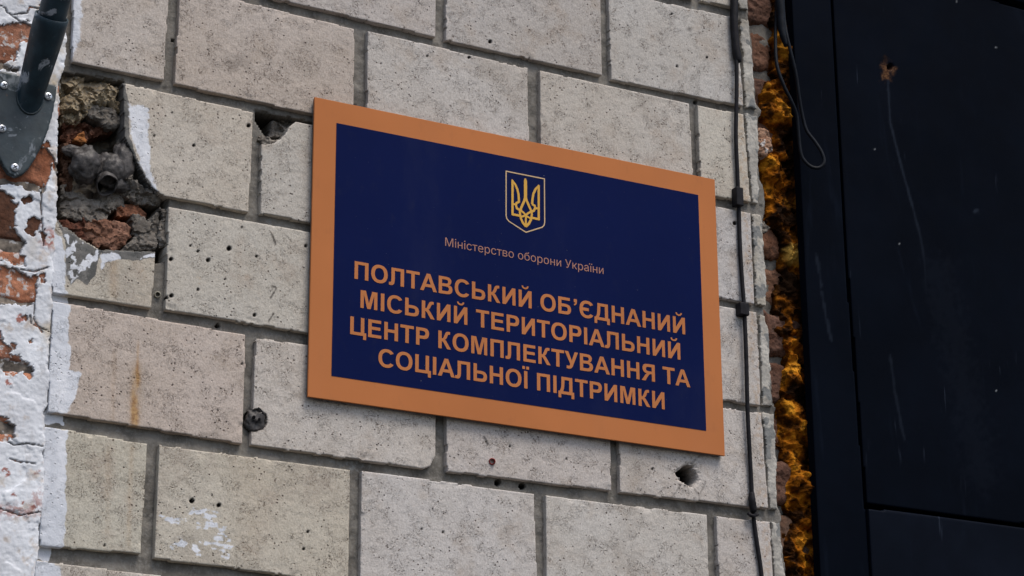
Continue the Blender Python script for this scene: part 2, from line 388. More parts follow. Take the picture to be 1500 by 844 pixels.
def block_marks(X,Z,PX,PY,s):
    n = fbm(X,Z,90,4,3)*9; n2 = fbm(X,Z,260,3,8)
    Wm = np.zeros_like(X); Cm = np.zeros_like(X)
    for p,sf in WHITE: Wm = np.maximum(Wm, (.78 if p[0][1] < 300 else .92)*ss(sf*1.4,-sf*2,sdf(PX,PY,p)+n*.5))
    Wm = np.where((PY>330)&(PY<432)&(PX<150)&(PX>92), np.maximum(Wm*.9, .72*ss(.0,.35,fbm(X,Z*.7,130,4,8)+.12)*ss(4,-4,sdf(PX,PY,CEM[0][0]))), Wm)
    ch = np.full_like(X, 99.)
    for c in CHALK: ch = np.minimum(ch, seg(PX,PY,c))
    Wm = np.maximum(Wm, .88*ss(9,0,ch+n*.45)*ss(-.6,.3,fbm(X,Z*2.5+.2*X,130,4,8)))
    for p,sf in CEM: Cm = np.maximum(Cm, ss(sf,-sf,sdf(PX,PY,p)+n*.3))
    Cm = Cm*.9
    def streak(x0,y0,y1,wd,a): 
        cx = x0+(PY-y0)*-.02+fbm(X,Z,20,2,31)*2
        return a*np.exp(-((PX-cx)/wd)**2)*ss(y0-8,y0+8,PY)*ss(y1+10,y1-12,PY)
    G = ss(-.5,.4,fbm(X,Z*.4,120,3,71))*streak(199,545,628,5.5,.8)+streak(199,530,628,11,.35)+streak(201,500,560,2.5,.5)+streak(168,510,628,5,.25)+streak(192,650,806,5,.30)+streak(160,650,790,6,.22)+.6*np.exp(-((PX-206)/7)**2-((PY-402)/9)**2)*ss(-.2,.4,n2)+streak(168,372,440,9,.35)
    G += .5*np.exp(-((PX-293)/9)**2-((PY-412)/9)**2)*ss(0,.5,n2)+.35*np.exp(-((PX-362)/5)**2-((PY-405)/5)**2)
    G = np.maximum(G, .42*ss(9,2,np.abs(PX-(1082+(PY-26)*.0612)+7+n))*ss(-.3,.2,n2))
    G += .18*ss(60,0,np.abs(PX-370))*ss(650,680,PY)*ss(860,800,PY)
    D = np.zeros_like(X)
    for hx,hy,r,d in HOLES: D = np.maximum(D, ss(r+1.0,r-.6,np.hypot(PX-hx,PY-hy)+n2*.8))  # drill holes: shade of their depth is also painted into the colour
    D = np.maximum(D, ss(1.5,-2.5,sdf(PX,PY,BULLET)+n2*1.5))  # bullet hole: inner shade painted near black over the recess
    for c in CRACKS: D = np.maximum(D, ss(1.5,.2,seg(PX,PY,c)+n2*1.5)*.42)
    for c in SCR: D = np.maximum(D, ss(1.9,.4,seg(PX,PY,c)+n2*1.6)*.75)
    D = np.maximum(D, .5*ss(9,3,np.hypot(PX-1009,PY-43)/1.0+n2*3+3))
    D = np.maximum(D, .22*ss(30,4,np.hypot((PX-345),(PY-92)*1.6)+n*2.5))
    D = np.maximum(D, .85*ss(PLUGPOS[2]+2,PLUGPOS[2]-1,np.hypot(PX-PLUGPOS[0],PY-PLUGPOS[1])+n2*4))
    return Wm, np.clip(G,0,1), Cm, np.clip(D,0,1)
def block_field(X,Z,PX,PY,s):
    f = np.zeros_like(X); n2 = fbm(X,Z,260,3,8)
    for hx,hy,r,d in HOLES: f += d*.6*ss(r+.2,r*.3,np.hypot(PX-hx,PY-hy))
    f += .030*ss(1.5,-2.5,sdf(PX,PY,BULLET)+n2*1.5)+.0025*ss(6,0,sdf(PX,PY,BULLET)+n2*5)
    f += .02*ss(PLUGPOS[2],PLUGPOS[2]-4,np.hypot(PX-PLUGPOS[0],PY-PLUGPOS[1])+n2*2.5)
    f += .0018*ss(.25,.8,fbm(X,Z,55,3,77))*ss(-.012,-.001,s)      # little edge spalls
    return f
def edge_x(py, tab):
    return float(np.interp(py, [t[1] for t in tab], [t[0] for t in tab]))
CORNER = [(1075,-300),(1090,-100),(1098,23),(1106,104),(1109,155),(1111,167),(1112,220),(1112.5,296),(1118,315),(1123,400),(1124,447),(1121,462),(1126,480),(1129,510),(1133,593),(1136,603),(1137,630),(1140,745),(1144,762),(1152,844),(1165,1000)]
GROOVE = [(1060,-300),(1072,-100),(1082,26),(1089,130),(1090,160),(1092,200),(1100,296),(1099.5,312),(1104.5,420),(1106,446),(1110,460),(1115,593),(1115,603),(1126,745),(1127,762),(1132,843),(1146,1000)]
BLOCKS = [ # four corners TL TR BR BL, tint, extra outline replacing the plain edges
 ([(797,-180),(1014,-133),(1018,-1),(800,-50)],(1,.98,.95)),
 ([(1022,-131),(1068,-121),(1078,12),(1027,1)],(1,.98,.95)),
 ([(520,-240),(788,-182),(790,-52),(522,-110)],(1,.98,.95)),
 ([(385,-126),(641,-68),(638,55),(385,-6)],(.96,.93,.90)),
 ([(655,-64),(880,-16),(882.5,111),(652.6,59)],(.93,.92,.90)),
 ([(891,-13),(1081,26),(1089.5,156),(894.5,116.5)],(.99,1.0,1.0)),
 ([(107,-56),(249,-24),(240.5,118),(105.5,91)],(1.02,.97,.91)),
 ([(264,-21),(519.5,42),(518,181),(255.5,123)],(.98,.90,.84)),
 ([(538.5,44.5),(773,99.5),(776,233),(537,185)],(.98,.97,.94)),
 ([(790.5,103),(1009.8,151),(1017,282),(792,236)],(.98,.96,.93)),
 ([(1021.5,154),(1089.5,167),(1100,296),(1027,285)],(1.0,.98,.95)),
 ([(179,121),(372,164),(365.5,311.7),(237,286.5),(219,272),(197,233),(182,200)],(1.01,.97,.92)),
 ([(382.5,211),(392,211),(404,208),(411,202),(420,192),(424,184),(433.5,177),(445,180.5),(645,222),(645,361),(381,313)],(1.0,1.0,.97)),
 ([(657,224),(893,271),(895,407),(657,363)],(1,1,1)),
 ([(904,273),(1099.5,312),(1106,446),(906,409)],(1.02,1.04,1.06)),
 ([(76,318),(96,335),(120,350),(149,366),(229,369),(222,452),(76,429)],(1.0,.97,.88)),
 ([(246.6,302.5),(503,348),(501,496),(242,454)],(1.02,1.02,1.0)),
 ([(515,350),(765,394),(764,538),(513,498)],(1,1,1)),
 ([(776,396),(1000,436),(1004,576),(775,539)],(1,1,1)),
 ([(1010,438),(1109,458),(1115,595),(1014,578)],(1.03,1.02,1.0)),
 ([(76,440),(361,490),(356,651),(70,603.5)],(1.02,.92,.87)),
 ([(374.4,494),(642,534),(638,668),(631,683),(622,687),(367,652.5)],(1.03,1.0,.97)),
 ([(652.5,536),(893,572),(896,719.5),(654.5,691)],(1.05,1.02,1.0)),
 ([(906,574),(1116,605),(1126,746),(908,721.5)],(1.04,1.02,.99)),
 ([(64,623),(217,650),(206,812),(58,800)],(.98,.97,.88)),
 ([(233,651),(513.6,688),(511,855),(225.5,818.5)],(1.0,.97,.91)),
 ([(530,689),(783,723),(788.5,888),(527,857)],(1.06,1.06,1.05)),
 ([(799,725),(1036,754),(1042,911),(801,889)],(1.06,1.06,1.02)),
 ([(1049,756),(1128,764),(1138,919),(1056,912)],(1.06,1.04,1.0)),
 ([(52,820),(348,857),(342,1015),(46,978)],(1.0,.97,.92)),
 ([(360,859),(632,892),(628,1052),(354,1017)],(1,.98,.94)),
 ([(646,894),(905,924),(908,1088),(642,1054)],(1,.98,.94)),
 ([(918,926),(1140,952),(1150,1115),(920,1090)],(1,.98,.94)),
 ([(-60,-260),(240,-185),(236,-40),(-60,-100)],(1,.98,.95)),
]
BLOCKS[-1] = ([(120,-225),(372,-160),(370,-12),(112,-72)],(1,.98,.95))
for k,(c,t) in enumerate(BLOCKS):
    vis = any(-20 < y < 870 for x,y in c)
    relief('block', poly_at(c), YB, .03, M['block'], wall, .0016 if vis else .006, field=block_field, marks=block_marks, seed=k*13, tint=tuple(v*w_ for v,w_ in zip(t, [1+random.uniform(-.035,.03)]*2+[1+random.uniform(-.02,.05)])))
# rough end strip of the wall, one piece per course
cuts = [(-125,-118),(13,26),(157,167),(297,313),(447,461),(594,604),(746,763),(918,930)]
for k in range(len(cuts)-1):
    y0 = cuts[k][1]; y1 = cuts[k+1][0]; ys = np.linspace(y0,y1,9)
    pts = [(edge_x(y,GROOVE)+3.0, y-1) for y in ys]+[(edge_x(y,CORNER)+random.uniform(-1.2,1.2), y+2) for y in ys[::-1]]
    def fld(X,Z,PX,PY,s,k=k): return .0009*fbm(X,Z,38,4,90+k)+.0006*np.clip(fbm(X,Z,110,3,40+k),-.3,1)
    relief('corner_strip', poly_at(pts), YB+.0015, .03, M['edge'], wall, .0014, rough=(.0006,260), edge=(.003,90), bevel=(.0012,.003), field=fld, seed=300+k,
           marks=lambda X,Z,PX,PY,s: (0*X, .35*ss(.1,.5,fbm(X,Z,40,3,60)), .8*ss(.0,.45,fbm(X,Z,45,3,66)), 0*X))
# mortar bed with the two broken-out pockets
CAV = [(92,108),(178,120),(184,200),(200,238),(222,276),(242,288),(247,330),(246,380),(228,384),(226,367),(150,364),(122,350),(84,318),(84,200)]
BRK = [(374,163),(400,168),(458,180),(470,186),(468,200),(430,190),(424,190),(404,212),(396,206),(388,196),(380,186),(374,176)]
def mort_field(X,Z,PX,PY,s):
    n2 = fbm(X,Z,120,3,8)
    f = .0026*fbm(X,Z,36,4,2)+.0010*fbm(X,Z,150,3,4)
    f += .050*ss(2,-4,sdf(PX,PY,CAV)+n2*3)+.012*fbm(X,Z,45,4,22)*ss(2,-4,sdf(PX,PY,CAV))
    f += .045*ss(1,-5,sdf(PX,PY,BRK)+n2*3)
    for hx,hy,r,d in MHOLES: f += d*ss(r+.6,r*.4,np.hypot(PX-hx,PY-hy))
    f += .014*ss(6,0,np.hypot((PX-236)/1.2,(PY-372)))+.04*ss(5,-1,sdf(PX,PY,BULLET))+.012*ss(PLUGPOS[2]+2,PLUGPOS[2]-3,np.hypot(PX-PLUGPOS[0],PY-PLUGPOS[1]))
    return f
def mort_marks(X,Z,PX,PY,s):
    n = fbm(X,Z,90,4,3)*9; n2 = fbm(X,Z,260,3,8); Wm = np.zeros_like(X); D = np.zeros_like(X)
    for p in ([(66,600),(94,606),(92,622),(60,620)],[(50,798),(78,803),(70,822),(40,818)],[(80,428),(100,434),(100,446),(70,440)]): Wm = np.maximum(Wm, ss(3,-3,sdf(PX,PY,p)+n*.5))
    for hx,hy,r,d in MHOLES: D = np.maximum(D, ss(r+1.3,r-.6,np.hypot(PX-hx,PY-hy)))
    D = np.maximum(D, .8*ss(2,-2,sdf(PX,PY,BRK))); D = np.maximum(D, ss(6,3,sdf(PX,PY,BULLET))); D = np.maximum(D,.7*ss(7,1,np.hypot((PX-236)/1.2,(PY-372))))  # shade inside the pocket and holes painted dark, on top of real depth
    return Wm, .5*ss(1,-3,sdf(PX,PY,CAV))*ss(-.1,.3,n2), .45*ss(.05,.5,fbm(X,Z,14,3,5)), D
mp = [(40,-200)]+[(edge_x(y,CORNER)+d, y) for y,d in ((-200,2),(23,0),(60,0),(104,-1),(150,1),(160,6),(166,5),(172,0),(220,-1),(262,3),(270,7),(300,8),(312,5),(330,0),(440,0),(452,-4),(470,-3),(590,0),(598,3),(604,0),(740,0),(750,4),(760,3),(766,0),(844,1),(1000,2))]+[(30,1000)]
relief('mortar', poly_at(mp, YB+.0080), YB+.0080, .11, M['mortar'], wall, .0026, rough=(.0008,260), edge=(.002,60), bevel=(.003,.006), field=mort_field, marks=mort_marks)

# chunks inside the pocket
def facets(X, Z, f, s=0):                          # broken-stone relief: every cell is a tilted plane
    x = X*f+fbm(X,Z,f*1.6,2,s)*.35; z = Z*f; xi = np.floor(x).astype(np.int64); zi = np.floor(z).astype(np.int64)
    bd = np.full(X.shape, 1e9); h = np.zeros(X.shape)
    for i in (-1,0,1):
        for j in (-1,0,1):
            a = xi+i; b = zi+j; cx = a+_hash(a,b,s+1); cz = b+_hash(a,b,s+2); d = (x-cx)**2+(z-cz)**2
            hh = (_hash(a,b,s+3)-.5)+(x-cx)*(_hash(a,b,s+4)-.5)*1.6+(z-cz)*(_hash(a,b,s+5)-.5)*1.6
            h = np.where(d < bd, hh, h); bd = np.minimum(bd, d)
    return h
def chunk(name, px, yo, th, mat, seed, amp=.003, f=60, bev=(.003,.004), tint=(1,1,1), marks=None, tilt=(0,0)):
    P = poly_at(px, YB+yo); cx = sum(p[0] for p in P)/len(P); cz = sum(p[1] for p in P)/len(P)
    fl = lambda X,Z,PX,PY,s: amp*.55*fbm(X,Z,f,4,seed)+amp*1.25*facets(X,Z,f*1.5,seed)+.4*amp*facets(X,Z,f*4,seed+9)+tilt[0]*(X-cx)+tilt[1]*(Z-cz)
    return relief(name, P, YB+yo, th, mat, wall, .0014, rough=(.0012,260), edge=(.006,90), bevel=(bev[0]*.6,bev[1]*.5), field=fl, seed=seed, tint=tint, marks=marks)
nom = lambda X,Z,PX,PY,s: (0*X,0*X,0*X,0*X)
chunk('rubble', [(90,104),(118,104),(178,122),(181,160),(176,168),(160,158),(132,158),(124,170),(118,182),(100,176),(90,185),(88,150)], .012, .05, M['rubble'], 401, .010, 38, (.010,.02), marks=nom)
chunk('mortar_lump', [(126,152),(148,149),(168,158),(178,178),(172,188),(150,182),(132,172),(124,165)], .014, .04, M['grey'], 402, .002, 60, (.006,.01), marks=nom)
chunk('brick', [(88,178),(104,176),(124,178),(140,184),(160,188),(170,196),(150,198),(132,200),(122,214),(108,222),(88,205)], .026, .03, M['brick'], 403, .006, 70, tint=(.62,.6,.6), marks=nom)
chunk('brick', [(108,196),(124,192),(128,206),(118,214),(107,208)], .018, .03, M['brick'], 404, .002, 70, (.003,.005), tint=(1.5,1.3,.7), marks=nom)
chunk('mortar_lump', [(90,212),(104,210),(112,222),(108,240),(112,262),(104,282),(90,280)], .020, .04, M['brick'], 405, .005, 60, tint=(.45,.5,.5), marks=nom)
chunk('mortar_lump', [(88,268),(110,272),(126,282),(150,290),(163,308),(158,322),(140,330),(104,324),(86,316)], .020, .04, M['grey'], 406, .005, 40, tilt=(0,.2), marks=nom)
chunk('mortar_lump', [(148,276),(172,278),(184,286),(182,300),(168,312),(152,300),(142,288)], .018, .04, M['grey'], 407, .004, 50, marks=nom)
chunk('brick', [(168,304),(184,296),(204,298),(216,312),(212,322),(196,320),(180,322),(170,316)], .022, .04, M['brick'], 408, .003, 50, tint=(1.05,.95,.85), marks=nom)
def br_marks(X,Z,PX,PY,s): return 0*X,0*X,0*X,0*X
chunk('brick', [(134,320),(150,318),(178,324),(196,330),(192,350),(174,364),(160,368),(156,360),(148,358),(142,366),(128,352),(120,336)], .014, .04, M['brick'], 409, .003, 50, (.004,.008), tint=(.95,1.05,1.1), marks=br_marks)
chunk('brick', [(84,318),(104,322),(134,322),(122,338),(140,366),(148,372),(120,356),(90,336)], .016, .04, M['brick'], 414, .004, 50, (.004,.008), tint=(.5,.42,.42), marks=br_marks)
chunk('mortar_lump', [(194,326),(196,314),(206,312),(214,320),(230,308),(233,312),(233,350),(230,368),(200,368),(176,368),(186,356),(196,346)], .010, .04, M['grey'], 410, .003, 50, (.004,.006), marks=nom)
chunk('mortar_lump', [(234,300),(244,306),(246,336),(244,360),(236,362),(232,350),(234,330)], .008, .03, M['grey'], 411, .003, 50, (.004,.006), marks=nom)
chunk('mortar_lump', [(178,262),(192,258),(204,266),(222,276),(240,290),(236,300),(210,298),(188,292),(180,282)], .012, .04, M['grey'], 412, .006, 60, (.006,.01), tilt=(0,-.3), marks=nom)
chunk('mortar_lump', [(396,178),(410,174),(426,178),(430,186),(420,198),(408,206),(396,202),(392,192)], .022, .03, M['grey'], 413, .005, 60, tint=(.5,.5,.5), marks=nom)
chunk('mortar_lump', [(382,192),(392,198),(402,204),(416,200),(410,208),(396,214),(384,216),(378,205)], .006, .02, M['grey'], 415, .003, 60, (.003,.005), marks=nom)
chunk('mortar_lump', [(402,166),(460,180),(458,186),(436,182),(410,176)], .018, .02, M['grey'], 416, .003, 60, (.003,.005), marks=nom)

def rock(name, c, r, mat, parent, seed, sub=4, amp=.35, f=1.6, scale=(1,1,1)):
    import bmesh
    from mathutils import noise
    bm = bmesh.new(); bmesh.ops.create_icosphere(bm, subdivisions=sub, radius=1)
    for v in bm.verts:
        p = v.co.copy(); q = p*f+Vector((seed*3.1,seed*1.7,seed*.9))
        h = noise.voronoi(q*.9)[0][1]*.9-.6+.28*noise.fractal(q*1.3,.8,2,4)
        v.co = Vector((p.x*scale[0],p.y*scale[1],p.z*scale[2]))*(1+amp*h)*r
    me = bpy.data.meshes.new(name); bm.to_mesh(me); bm.free()
    for p in me.polygons: p.use_smooth = True
    return link(name, me, mat, parent, c)
lump = empty('cable_stub', at(150,262,YB+.02), 'crumpled dark lump with an open tube end stuck in the broken-out hollow of the wall', 'cable stub')
rock('clump', at(126,242,YB+.004), .021, M['dark'], lump, 1, scale=(1,.6,1.1), amp=.75)
rock('clump', at(160,248,YB+.010), .017, M['dark'], lump, 2, scale=(1.1,.7,1.2), amp=.6)
rock('clump', at(180,240,YB+.012), .018, M['dark'], lump, 3, scale=(.8,.6,1.7), amp=.5)
rock('clump', at(172,270,YB+.014), .013, M['dark'], lump, 4, scale=(1.4,.6,.8), amp=.5)
rock('clump', at(108,222,YB+.012), .010, M['dark'], lump, 5, scale=(1.6,.6,.8), amp=.5)
def ringtube(name, base, tip, r, t, mat, parent, n=28):
    a = Vector(base); b = Vector(tip); d = (b-a).normalized(); u = d.orthogonal().normalized(); v = d.cross(u); V = []; F = []
    prof = [(a,r),(b-d*t*.5,r*1.0),(b,r-t*.4),(b,r-t*.9),(b-d*t,r-t),(a+(b-a)*.1,r-t)]
    for p,rr in prof:
        for j in range(n):
            q = 2*math.pi*j/n; V.append(p+(u*math.cos(q)+v*math.sin(q))*rr*(1+(.09*math.sin(2*q+1)+.05*math.sin(5*q) if r > .01 else 0)))
    for i in range(len(prof)-1):
        for j in range(n): F.append((i*n+j,i*n+(j+1)%n,(i+1)*n+(j+1)%n,(i+1)*n+j))
    c = len(V); V.append(prof[-1][0]); F += [(c,(len(prof)-1)*n+j,(len(prof)-1)*n+(j+1)%n,(len(prof)-1)*n+j) for j in range(n)]
    me = bpy.data.meshes.new(name); c0 = sum(V,Vector())/len(V); me.from_pydata([q-c0 for q in V],[],[tuple(dict.fromkeys(f)) for f in F]); me.update()
    for p in me.polygons: p.use_smooth = True
    return link(name, me, mat, parent, tuple(c0))
ringtube('tube_end', at(149,252,YB+.04), at(157,272,YB+.001), .0140, .0018, M['dark'], lump)

# old brickwork seen right of the block wall
zoff = at(1125,113,YB+.07)[2]; BX0 = at(1060,400,YB+.07)[0]; BX1 = at(1185,400,YB+.07)[0]
tints = [(.62,.6,.55),(.7,.75,.75),(.5,.55,.6),(.85,.95,.95),(.6,.75,.8)]
inner = empty('brick_wall', (BX0, YB+.1, 0), 'old red brick edge showing between the pale blocks and the dark steel door frame', 'wall')
for i in range(-16, 12):
    z0 = zoff-.077*(i+1)+.006; z1 = z0+.066; r = random.uniform(-.006,.006)
    xr = BX1-.012+random.uniform(-.02,.02)
    py = to_px(BX1, YB+.05, (z0+z1)/2)[1]
    if -80 < py < 900:
        relief('brick', [(BX0,z0),(xr,z0),(xr,z1),(BX0,z1)], YB+.062+r, .06, M['brick'], inner, .002, rough=(.0015,200), edge=(.006,60), bevel=(.008,.012), field=lambda X,Z,PX,PY,s,i=i: .006*fbm(X,Z,40,4,i+70), seed=500+i, tint=random.choice(tints), marks=nom)
    else: box('brick', BX0, xr, YB+.04, YB+.1, z0, z1, M['brick'], inner, 0, (1,.9,.85))
relief('mortar', [(BX0-.05,zoff-1.0),(BX1+.03,zoff-1.0),(BX1+.03,zoff+.5),(BX0-.05,zoff+.5)], YB+.072, .02, M['mortar'], inner, .005, field=lambda X,Z,PX,PY,s: .006*fbm(X,Z,50,4,99), marks=nom, bevel=(0,.01))
chunk('brick', [(1112,190),(1120,186),(1128,192),(1133,204),(1132,222),(1120,228),(1108,226)], .028, .04, M['brickl'], 417, .002, 50, (.008,.012), tint=(1.2,1.4,1.4), marks=nom).parent = inner
bpy.data.objects[-1] if False else None
chunk('mortar_lump', [(1112,326),(1122,326),(1128,334),(1124,342),(1110,340)], .026, .03, M['grey'], 418, .003, 50, marks=nom).parent = inner
for o in list(inner.children):
    if o.name.startswith('mortar_lump') or (o.name.startswith('brick') and abs(o.location.y) < .0 ): o.location += wall.location-inner.location
fix = [o for o in inner.children if o.name.startswith('brick') and o.data.materials[0] is M['brickl']]
for o in fix: o.location += wall.location-inner.location

# foam seam
YF = YB+.050
FL = [(1136,-30),(1138,60),(1136,105),(1116,140),(1113,160),(1120,176),(1135,186),(1136,215),(1114,232),(1116,262),(1122,300),(1124,325),(1144,345),(1148,372),(1150,400),(1140,440),(1138,476),(1150,494),(1157,520),(1152,540),(1144,560),(1148,598),(1140,640),(1152,655),(1159,690),(1152,712),(1160,730),(1160,760),(1146,775),(1144,795),(1152,812),(1156,880)]
def foam_field(X,Z,PX,PY,s):
    a = fbm(X,Z,24,3,7); b = np.abs(fbm(X,Z,50,3,17))
    return .022*a+.018*b-.006+.06*ss(30,34,PX-(1158+.0498*PY))
def foam_marks(X,Z,PX,PY,s):
    a = ss(7,-3,np.hypot((PX-1166)/1.5,(PY-372)/1.1)-8+fbm(X,Z,60,3,5)*9)
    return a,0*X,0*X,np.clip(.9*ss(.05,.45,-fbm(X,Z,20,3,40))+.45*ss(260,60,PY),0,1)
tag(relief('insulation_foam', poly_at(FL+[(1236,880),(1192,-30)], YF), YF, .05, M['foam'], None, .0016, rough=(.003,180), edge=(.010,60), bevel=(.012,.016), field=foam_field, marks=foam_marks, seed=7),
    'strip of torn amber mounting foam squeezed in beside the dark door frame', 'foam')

# ------------------------------------------------------------------ steel door
YD = YB+.026
door = empty('steel_door', (at(1400,400,YD)[0], YD+.05, 0), 'dark navy steel door with scratched sheet panels and one rusty spot', 'door')
RUST = (1300,96)
def door_marks(X,Z,PX,PY,s):
    n = fbm(X,Z,120,4,3)
    G = ss(12,2,np.hypot(PX-1299,(PY-103)*.6)+n*9)*.9+.7*ss(4,0,np.hypot(PX-1311,(PY-100))+n*3)
    drip = [(1301,118),(1302,150),(1304,180),(1313,215),(1322,250),(1336,300),(1348,345),(1354,380),(1357,430)]
    Wm = .34*ss(2.6,.3,seg(PX,PY,drip)+n*1.2)*ss(480,260,PY)
    Wm = np.maximum(Wm,.2*ss(3,.5,seg(PX,PY,[(1304,520),(1310,570),(1318,610),(1325,645)])+n*2))
    Wm = np.maximum(Wm,.05*ss(34,2,seg(PX,PY,[(1375,400),(1398,500),(1420,600),(1440,700)])+n*30))
    Wm = np.maximum(Wm,.25*ss(2.6,.5,seg(PX,PY,[(1196,372),(1203,420),(1210,465),(1218,500)])+n*3))
    Wm = np.maximum(Wm,.45*ss(5,1,np.hypot(PX-1431,PY-309)+n*4))
    C = np.zeros_like(X)
    for x,y in ((1281,218),(1317.5,358),(1459,572),(1401,2),(1459,70)): C = np.maximum(C, .42*ss(1.6,.4,np.hypot(PX-x,PY-y)))
    D = .9*ss(6,2,np.hypot((PX-1303),(PY-97)*1.3)+n*3)+.6*ss(8,2,np.hypot((PX-1296)/1.2,(PY-86))+n*5)
    return np.clip(Wm,0,1),np.clip(G,0,1),C,np.clip(D,0,1)
XR = 1900
relief('door_frame', poly_at([(1150,-200),(1158,0),(1200,844),(1208,1000),(1284,1000),(1275,844),(1267.5,742),(1240,400),(1217.5,0),(1205,-200)], YD), YD, .012, M['door'], door, .003, rough=(0,1), edge=(.0004,20), bevel=(.0006,.003), marks=door_marks)
relief('door_panel', poly_at([(1207.5,-200),(1220,0),(1242.5,400),(1269.5,739),(1500,768),(XR,812),(XR,-150),(1500,14),(1450,-1),(1300,-60)], YD+.006), YD+.006, .03, M['door'], door, .0026, rough=(0,1), edge=(.0004,20), bevel=(.0006,.003), marks=door_marks,
       field=lambda X,Z,PX,PY,s: .008*ss(6,1,np.hypot(PX-1304,PY-98)))
relief('door_panel', poly_at([(1270,742.5),(1500,772),(XR,816),(XR,1060),(1290,1000),(1277,844)], YD-.002), YD-.002, .03, M['doorl'], door, .003, rough=(0,1), edge=(.0004,20), bevel=(.0015,.003), marks=door_marks)
relief('door_panel', poly_at([(1320,-60),(1452,-4),(1500,11),(XR,-156),(XR,-400),(1300,-300)], YD), YD+.001, .03, M['door'], door, .01, rough=(0,1), edge=(.0004,20), marks=door_marks)
box('door_core', at(1180,400,YD)[0], at(XR,400,YD)[0], YD+.04, YD+.08, 0.02, GZ+.9, M['door'], door)
box('door_panel', at(1270,800,YD)[0], at(XR,400,YD)[0], YD+.002, YD+.04, .05, at(1300,1010,YD)[2], M['door'], door)
box('door_frame', at(1200,800,YD)[0], at(1266,800,YD)[0], YD+.001, YD+.05, 0, at(1208,1002,YD)[2], M['door'], door)

# ------------------------------------------------------------------ rest of the wall outside the frame
zlow = at(600,1040)[2]; x0w = at(50,400)[0]; x1w = at(1120,400)[0]
r = 0; z = zlow-.02
while z > .15:
    x = x0w+(0.13 if r%2 else 0)
    while x < x1w-.02:
        xe = min(x+.25, x1w); box('block', x, xe, YB+.0005, YB+.09, z-.14, z, M['block'], wall, 0, (1,.98,.94)); x = xe+.012
    z -= .152; r += 1
ztop = at(600,-225)[2]+.0; z = ztop+.06; r = 0
box('mortar', x0w-.02, x1w-.005, YB+.02, YB+.10, 0, GZ-.45, M['mortar'], wall)
while z < ztop+.75:
    x = x0w+(0.13 if r%2 else 0)
    while x < x1w-.02:
        xe = min(x+.25, x1w); box('block', x, xe, YB+.0005, YB+.09, z, z+.14, M['block'], wall, 0, (1,.98,.94)); x = xe+.012
    z += .152; r += 1
box('mortar', x0w-.02, x1w-.005, YB+.02, YB+.10, GZ+.40, z, M['mortar'], wall)
box('wall_core', x0w-1.0, BX1+.02, YB+.125, YB+.4, 0, z, M['mortar'], wall)

# ------------------------------------------------------------------ plastered wall on the left
BND = [(104,-200),(103,0),(99,60),(96,100),(88,125),(87,200),(88,260),(86,320),(81,400),(79,430),(77,480),(75,560),(68,610),(67,660),(66,740),(58,800),(54,844),(48,1000)]
pw = empty('plastered_wall', (at(20,400)[0]-.3, YB+.1, 0), 'old brick wall under peeling white plaster left of the blocks', 'wall')
PEEL = [ # where paint and plaster have come off
 [(-60,34),(6,38),(22,35),(40,30),(48,42),(42,62),(30,58),(28,75),(24,90),(8,92),(-60,88)],
 [(-60,200),(60,212),(72,208),(77,232),(72,262),(62,280),(45,280),(30,272),(0,268),(-60,262)],
 [(-60,276),(8,278),(24,300),(20,330),(28,345),(40,352),(30,372),(40,392),(22,388),(0,380),(-60,370)],
 [(33,288),(44,287),(46,294),(38,300)],[(40,320),(50,316),(60,322),(58,336),(48,342),(40,336)],[(60,333),(68,330),(70,340),(64,346)],
 [(-60,384),(10,392),(30,398),(40,404),(54,402),(56,432),(48,448),(40,452),(22,442),(0,446),(-60,440)],
 [(58,402),(67,400),(68,414),(60,416)],[(26,461),(40,458),(42,470),(30,474)],
 [(-60,480),(0,486),(5,500),(24,506),(24,512),(12,516),(20,524),(28,518),(32,528),(48,540),(48,552),(40,556),(34,544),(22,546),(12,548),(0,540),(-60,545)],
 [(41,497),(50,495),(51,503),(44,506)],[(-60,608),(0,612),(14,618),(20,626),(20,640),(6,644),(-60,640)],[(-90,600),(-80,600),(-80,610)],
[(-60,88),(0,92),(26,100),(25,104),(0,104),(-60,104)],
 [(60,8),(72,10),(70,22),(58,20)],[(78,235),(88,240),(88,262),(80,258)]]
PCRACK = [[(-5,6),(8,12),(10,18),(18,22),(28,20),(40,19),(44,10),(54,12),(62,12)],[(16,23),(24,27),(30,33),(34,33)],[(0,640),(20,652),(40,650),(62,654)],[(14,672),(30,677),(52,680)],[(44,462),(46,474),(60,480),(72,485)],[(52,428),(50,470),(62,486)],
          [(62,250),(60,300),(64,360)],[(30,395),(50,398),(70,392)],[(0,745),(30,755),(60,750)]]
def peelmask(X,Z,PX,PY):
    n = fbm(X,Z,80,5,3)*12+fbm(X,Z,330,2,9)*3; m = np.zeros_like(X)
    nf = facets(X,Z,85,3)*5.5+facets(X,Z,210,8)*1.6
    for p in PEEL: m = np.maximum(m, ss(.7,-.7,sdf(PX,PY,p)+n*.30+nf))
    # little extra flakes off-frame and at random
    m = np.maximum(m, ss(.50,.56,fbm(X,Z,24,4,51))*ss(-30,-45,PX))
    return m
def pl_field(X,Z,PX,PY,s):
    n2 = fbm(X,Z,300,3,6)
    m = peelmask(X,Z,PX,PY); f = .0048*m+.0008*fbm(X,Z,16,3,12)+.0006*fbm(X,Z,70,4,13)
    ck = np.full_like(X, 99.)
    for c in PCRACK: ck = np.minimum(ck, seg(PX,PY,c))
    return f+.0025*ss(1.6,.3,ck+n2*1.0)-.0012*ss(.2,.3,fbm(X,Z,18,4,44))
